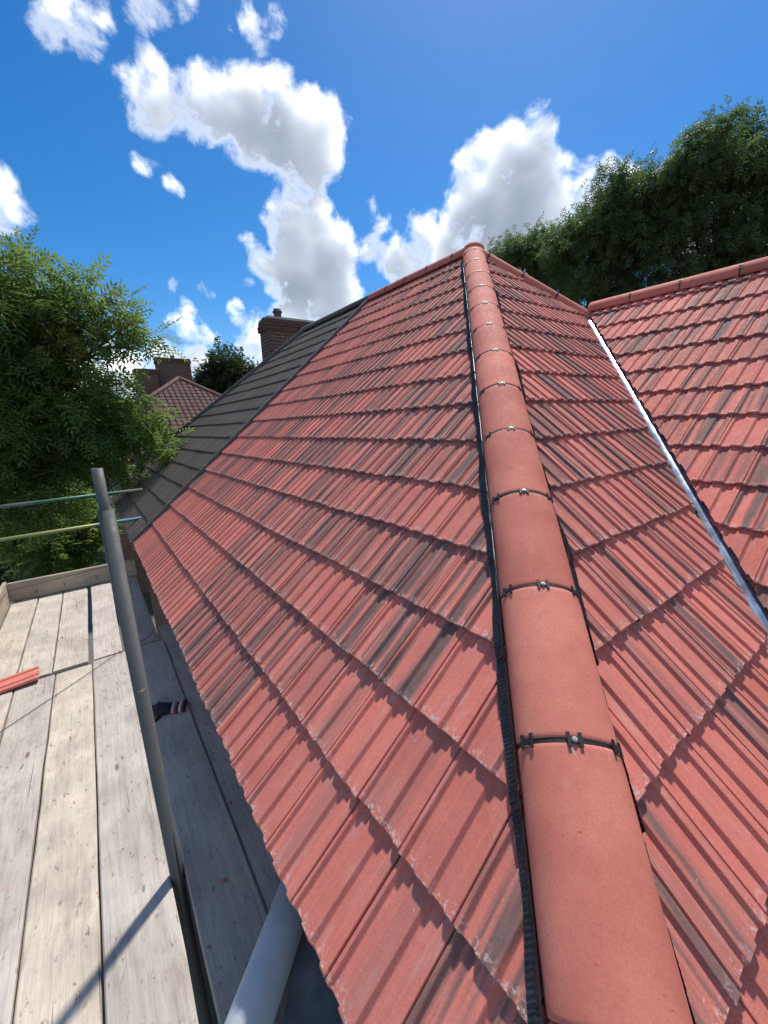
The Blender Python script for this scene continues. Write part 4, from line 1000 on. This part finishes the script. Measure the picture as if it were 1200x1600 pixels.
# distant round tree between the chimneys
FAR = pinnate(2, .42, .07, .26)
ft = tag(empty('distant_tree', tuple(pix(355, 620, 46).xy) + (GZ,)), 'round distant tree between the brick chimneys', 'tree'); bpy.context.view_layer.update()
fb = [PB(355, 578, 30, 46), PB(335, 590, 24, 46), PB(378, 592, 26, 46), PB(350, 605, 34, 46), PB(385, 610, 26, 46), PB(325, 615, 24, 46)]
b0 = pix(355, 620, 46); trunk(ft, (b0.x, b0.y, GZ), (b0.x, b0.y, 4.2), .3, fb, 14, 2)
foliage('crown', fb, 5200, FAR, M_MIDG, ft, 15, spray=5, spread=.3, droop=.1, shell=.45)
# trees closing the view behind the ash
for i, (x, y, rpx, D, lab) in enumerate(((40, 640, 75, 42, 'dark tree mass seen through the ash, at the picture edge'), (150, 690, 45, 52, 'dark rounded tree behind the ash, beside the brown roof'))):
    c = pix(x, y + 30, D); tr_ = tag(empty('background_tree', (c.x, c.y, GZ)), lab, 'tree'); bpy.context.view_layer.update()
    bl = [PB(x, y, rpx, D), PB(x - rpx * .7, y + 25, rpx * .8, D), PB(x + rpx * .6, y + 30, rpx * .7, D), PB(x, y + 60, rpx, D)]
    trunk(tr_, (c.x, c.y, GZ), (c.x, c.y, c.z + 2), .3, bl, 50 + i, 1)
    foliage('crown', bl, 4200, FAR, M_DEEP, tr_, 60 + i, spray=5, spread=.35, droop=.1, shell=.5, size=(1, 1.6))
# tall dark trees on the right behind the roofs
RT = pinnate(3, .26, .024, .14)
def right_tree(label, bl, base, topz, n, seed):
    t_ = tag(empty('tall_tree', (base[0], base[1], GZ)), label, 'tree'); bpy.context.view_layer.update()
    trunk(t_, (base[0], base[1], GZ), (base[0], base[1], topz), .35, bl[::3], seed, 1)
    foliage('crown', bl, n, RT, M_DEEP, t_, seed, spray=8, spread=.26, droop=.75, shell=.15, size=(.75, 1.25))
rq = random.Random(77)
def clumps(seeds, D, lo, hi, n):
    """break each crown mass into several leaf clumps at slightly different depths"""
    out_ = []
    for (x, y, r_, k) in seeds:
        for i in range(n):
            a = rq.random() * math.tau; q = r_ * .95 * math.sqrt(rq.random()); rr_ = rq.uniform(lo, hi)
            out_.append(PB(x + q * math.cos(a), y + q * math.sin(a), rr_, D + rq.uniform(-1.4, 1.4), (rr_ / 20) ** 2 * k, .85))
    return out_
D = 24
b1 = clumps([(1185, 240, 45, 1), (1110, 245, 42, 1), (1055, 275, 42, 1), (1020, 315, 40, 1), (1150, 320, 60, .9), (1080, 345, 56, .9), (1240, 330, 70, 1), (1270, 250, 70, 1), (1015, 380, 45, .9), (1290, 420, 80, .8)], D, 20, 34, 8)
b1 += clumps([(1090, 410, 55, .6), (1180, 410, 60, .55), (1040, 440, 50, .8), (1120, 470, 60, .8), (1200, 470, 60, .8)], D, 16, 26, 8)
c = pix(1120, 430, D); right_tree('tall dense dark tree at the right edge above the wing ridge', b1, (c.x, c.y), 9.0, 22000, 71)
b2 = clumps([(965, 310, 28, 1), (930, 340, 28, 1), (890, 368, 24, 1), (960, 385, 40, 1), (905, 415, 38, 1), (945, 450, 42, 1), (985, 345, 28, 1), (980, 470, 30, 1)], D, 15, 26, 7)
c = pix(935, 440, D); right_tree('dark tree left of the tallest one, rising behind the roof valley', b2, (c.x, c.y), 8.6, 11500, 72)
D = 27
b3 = clumps([(848, 378, 18, 1), (862, 408, 22, 1), (800, 388, 12, 1), (822, 405, 18, 1), (788, 396, 8, .6), (850, 440, 22, 1), (885, 450, 22, 1)], D, 10, 16, 6)
c = pix(845, 440, D); right_tree('smallest dark tree just right of the roof apex', b3, (c.x, c.y), 9.0, 5200, 73)

# ------------------------------------------------------------------ parked cars, railings, paving down in the gardens
M_CARD = simple_mat('dark_car_paint', (.02, .024, .03), .2, .3, .1, 3); M_CARS = simple_mat('silver_car_paint', (.42, .45, .48), .3, .5, .06, 3)
M_TYRE = simple_mat('tyre_rubber', (.02, .02, .02), .9)
def car(name, loc, rz, paint, label):
    root = tag(empty(name, loc), label, 'car', 'parked cars'); root.rotation_euler = (0, 0, R(rz)); bpy.context.view_layer.update(); T = root.matrix_world
    side = [(-2.1, .35), (-2.12, .75), (-1.95, .92), (-1.5, .97), (-.95, 1.42), (.55, 1.46), (1.35, 1.0), (1.95, .88), (2.12, .62), (2.1, .35)]
    bm = bmesh.new(); ringsL = []
    for k, (y, inset) in enumerate(((-.85, .06), (-.80, 0), (.80, 0), (.85, .06))):
        ringsL.append([bm.verts.new((x, y * (1 - .16 * max(0, (z - .95) / .5)), z - inset * (z > .6))) for x, z in side])
    for A, B in zip(ringsL, ringsL[1:]):
        for i in range(len(side)): bm.faces.new((A[i], A[(i + 1) % len(side)], B[(i + 1) % len(side)], B[i]))
    bm.faces.new(ringsL[0]); bm.faces.new(list(reversed(ringsL[-1])))
    b_ = link('body', bm_mesh(bm, 'body'), root, paint); b_.matrix_world = T
    def pane(nm, pts):
        bm = bmesh.new(); bm.faces.new([bm.verts.new(p) for p in pts]); o = link(nm, bm_mesh(bm, nm), root, M_GLASS); o.matrix_world = T
        sm = o.modifiers.new('thick', 'SOLIDIFY'); sm.thickness = .012; sm.offset = 0
    pane('windscreen', [(1.30, -.66, 1.045), (1.30, .66, 1.045), (.66, .60, 1.43), (.66, -.60, 1.43)])
    pane('rear_window', [(-1.46, -.66, 1.03), (-1.46, .66, 1.03), (-1.03, .60, 1.39), (-1.03, -.60, 1.39)])
    for s in (-1, 1):
        pane('side_window', [(-1.2, s * .858, 1.02), (.95, s * .858, 1.02), (.5, s * .752, 1.38), (-.85, s * .752, 1.38)])
        for x in (-1.3, 1.3):
            bm = bmesh.new(); add_tube(bm, [(x, s * .70, .32), (x, s * .88, .32)], .32, 20); wl = link('wheel', bm_mesh(bm, 'wheel'), root, M_TYRE); wl.matrix_world = T
            bm = bmesh.new(); add_tube(bm, [(x, s * .86, .32), (x, s * .892, .32)], [.2, .18], 16); rm = link('rim', bm_mesh(bm, 'rim'), wl, M_ZINC); rm.matrix_world = T
        bm = bmesh.new(); add_box(bm, (2.02, s * .62 - .15, .62), (2.13, s * .62 + .15, .76), .02); hl_ = link('headlight', bm_mesh(bm, 'headlight'), root, M_UPVC); hl_.matrix_world = T
car('parked_car', (-5.1, 30.6, GZ), 160, M_CARD, 'dark parked car at the left picture edge above the toe board')
car('parked_car', (1.9, 47, GZ), 80, M_CARS, 'silver parked car beyond the pole beside the dark roof')
# paving setts and a black railing beside the attached house
M_SETT = simple_mat('grey_sett', (.20, .19, .18), .9, 0, .35, 5, bumpd=.004)
pv = link('paving', mesh_from('paving', [(-2.6, 24, GZ + .01), (.3, 24, GZ + .01), (.3, 36, GZ + .01), (-2.6, 36, GZ + .01)], [(0, 1, 2, 3)]), None, M_CEMENT); pv['kind'] = 'structure'
bm = bmesh.new(); add_box(bm, (-.28, -.42, 0), (.28, .42, .05), .012); sett = bm_mesh(bm, 'paving_slab'); sett.materials.append(M_SETT)
for i in range(5):
    for j in range(13):
        o = link('paving_slab', sett, pv); o.location = (-2.3 + i * .59, 24.5 + j * .88, GZ + .012 + random.uniform(0, .01))
rl = tag(empty('railing', (.2, 31, GZ)), 'black metal railing beside the paving, right of the pole', 'railing'); bpy.context.view_layer.update()
M_IRON = simple_mat('black_iron', (.012, .012, .013), .5)
for z in (.15, 1.0): part(box('rail', (-.5, 31, GZ + z), (2.4, 31.03, GZ + z + .04), M_IRON, rl))
for i in range(24): part(box('baluster', (-.48 + i * .122, 31.005, GZ + .19), (-.46 + i * .122, 31.025, GZ + 1.0), M_IRON, rl))

# crumbs of mortar left in the valley
for (y, dx, lab) in ((1.17, -.035, 'small crumb of mortar in the valley, higher of the two'), (.93, -.03, 'crumb of mortar lying in the valley, lower of the two')):
    bm = bmesh.new(); bmesh.ops.create_icosphere(bm, subdivisions=2, radius=.02); bmesh.ops.scale(bm, verts=bm.verts, vec=(1.5, .8, .6))
    for vv in bm.verts: vv.co *= random.uniform(.75, 1.15)
    o = link('mortar_crumb', bm_mesh(bm, 'mortar_crumb'), None, M_CLAY); o.location = (XW + KV * y + dx, y, y * tt - .008); o.rotation_euler = (R(20), R(-30), R(50))
    tag(o, lab, 'mortar crumb', 'mortar crumbs in the valley')
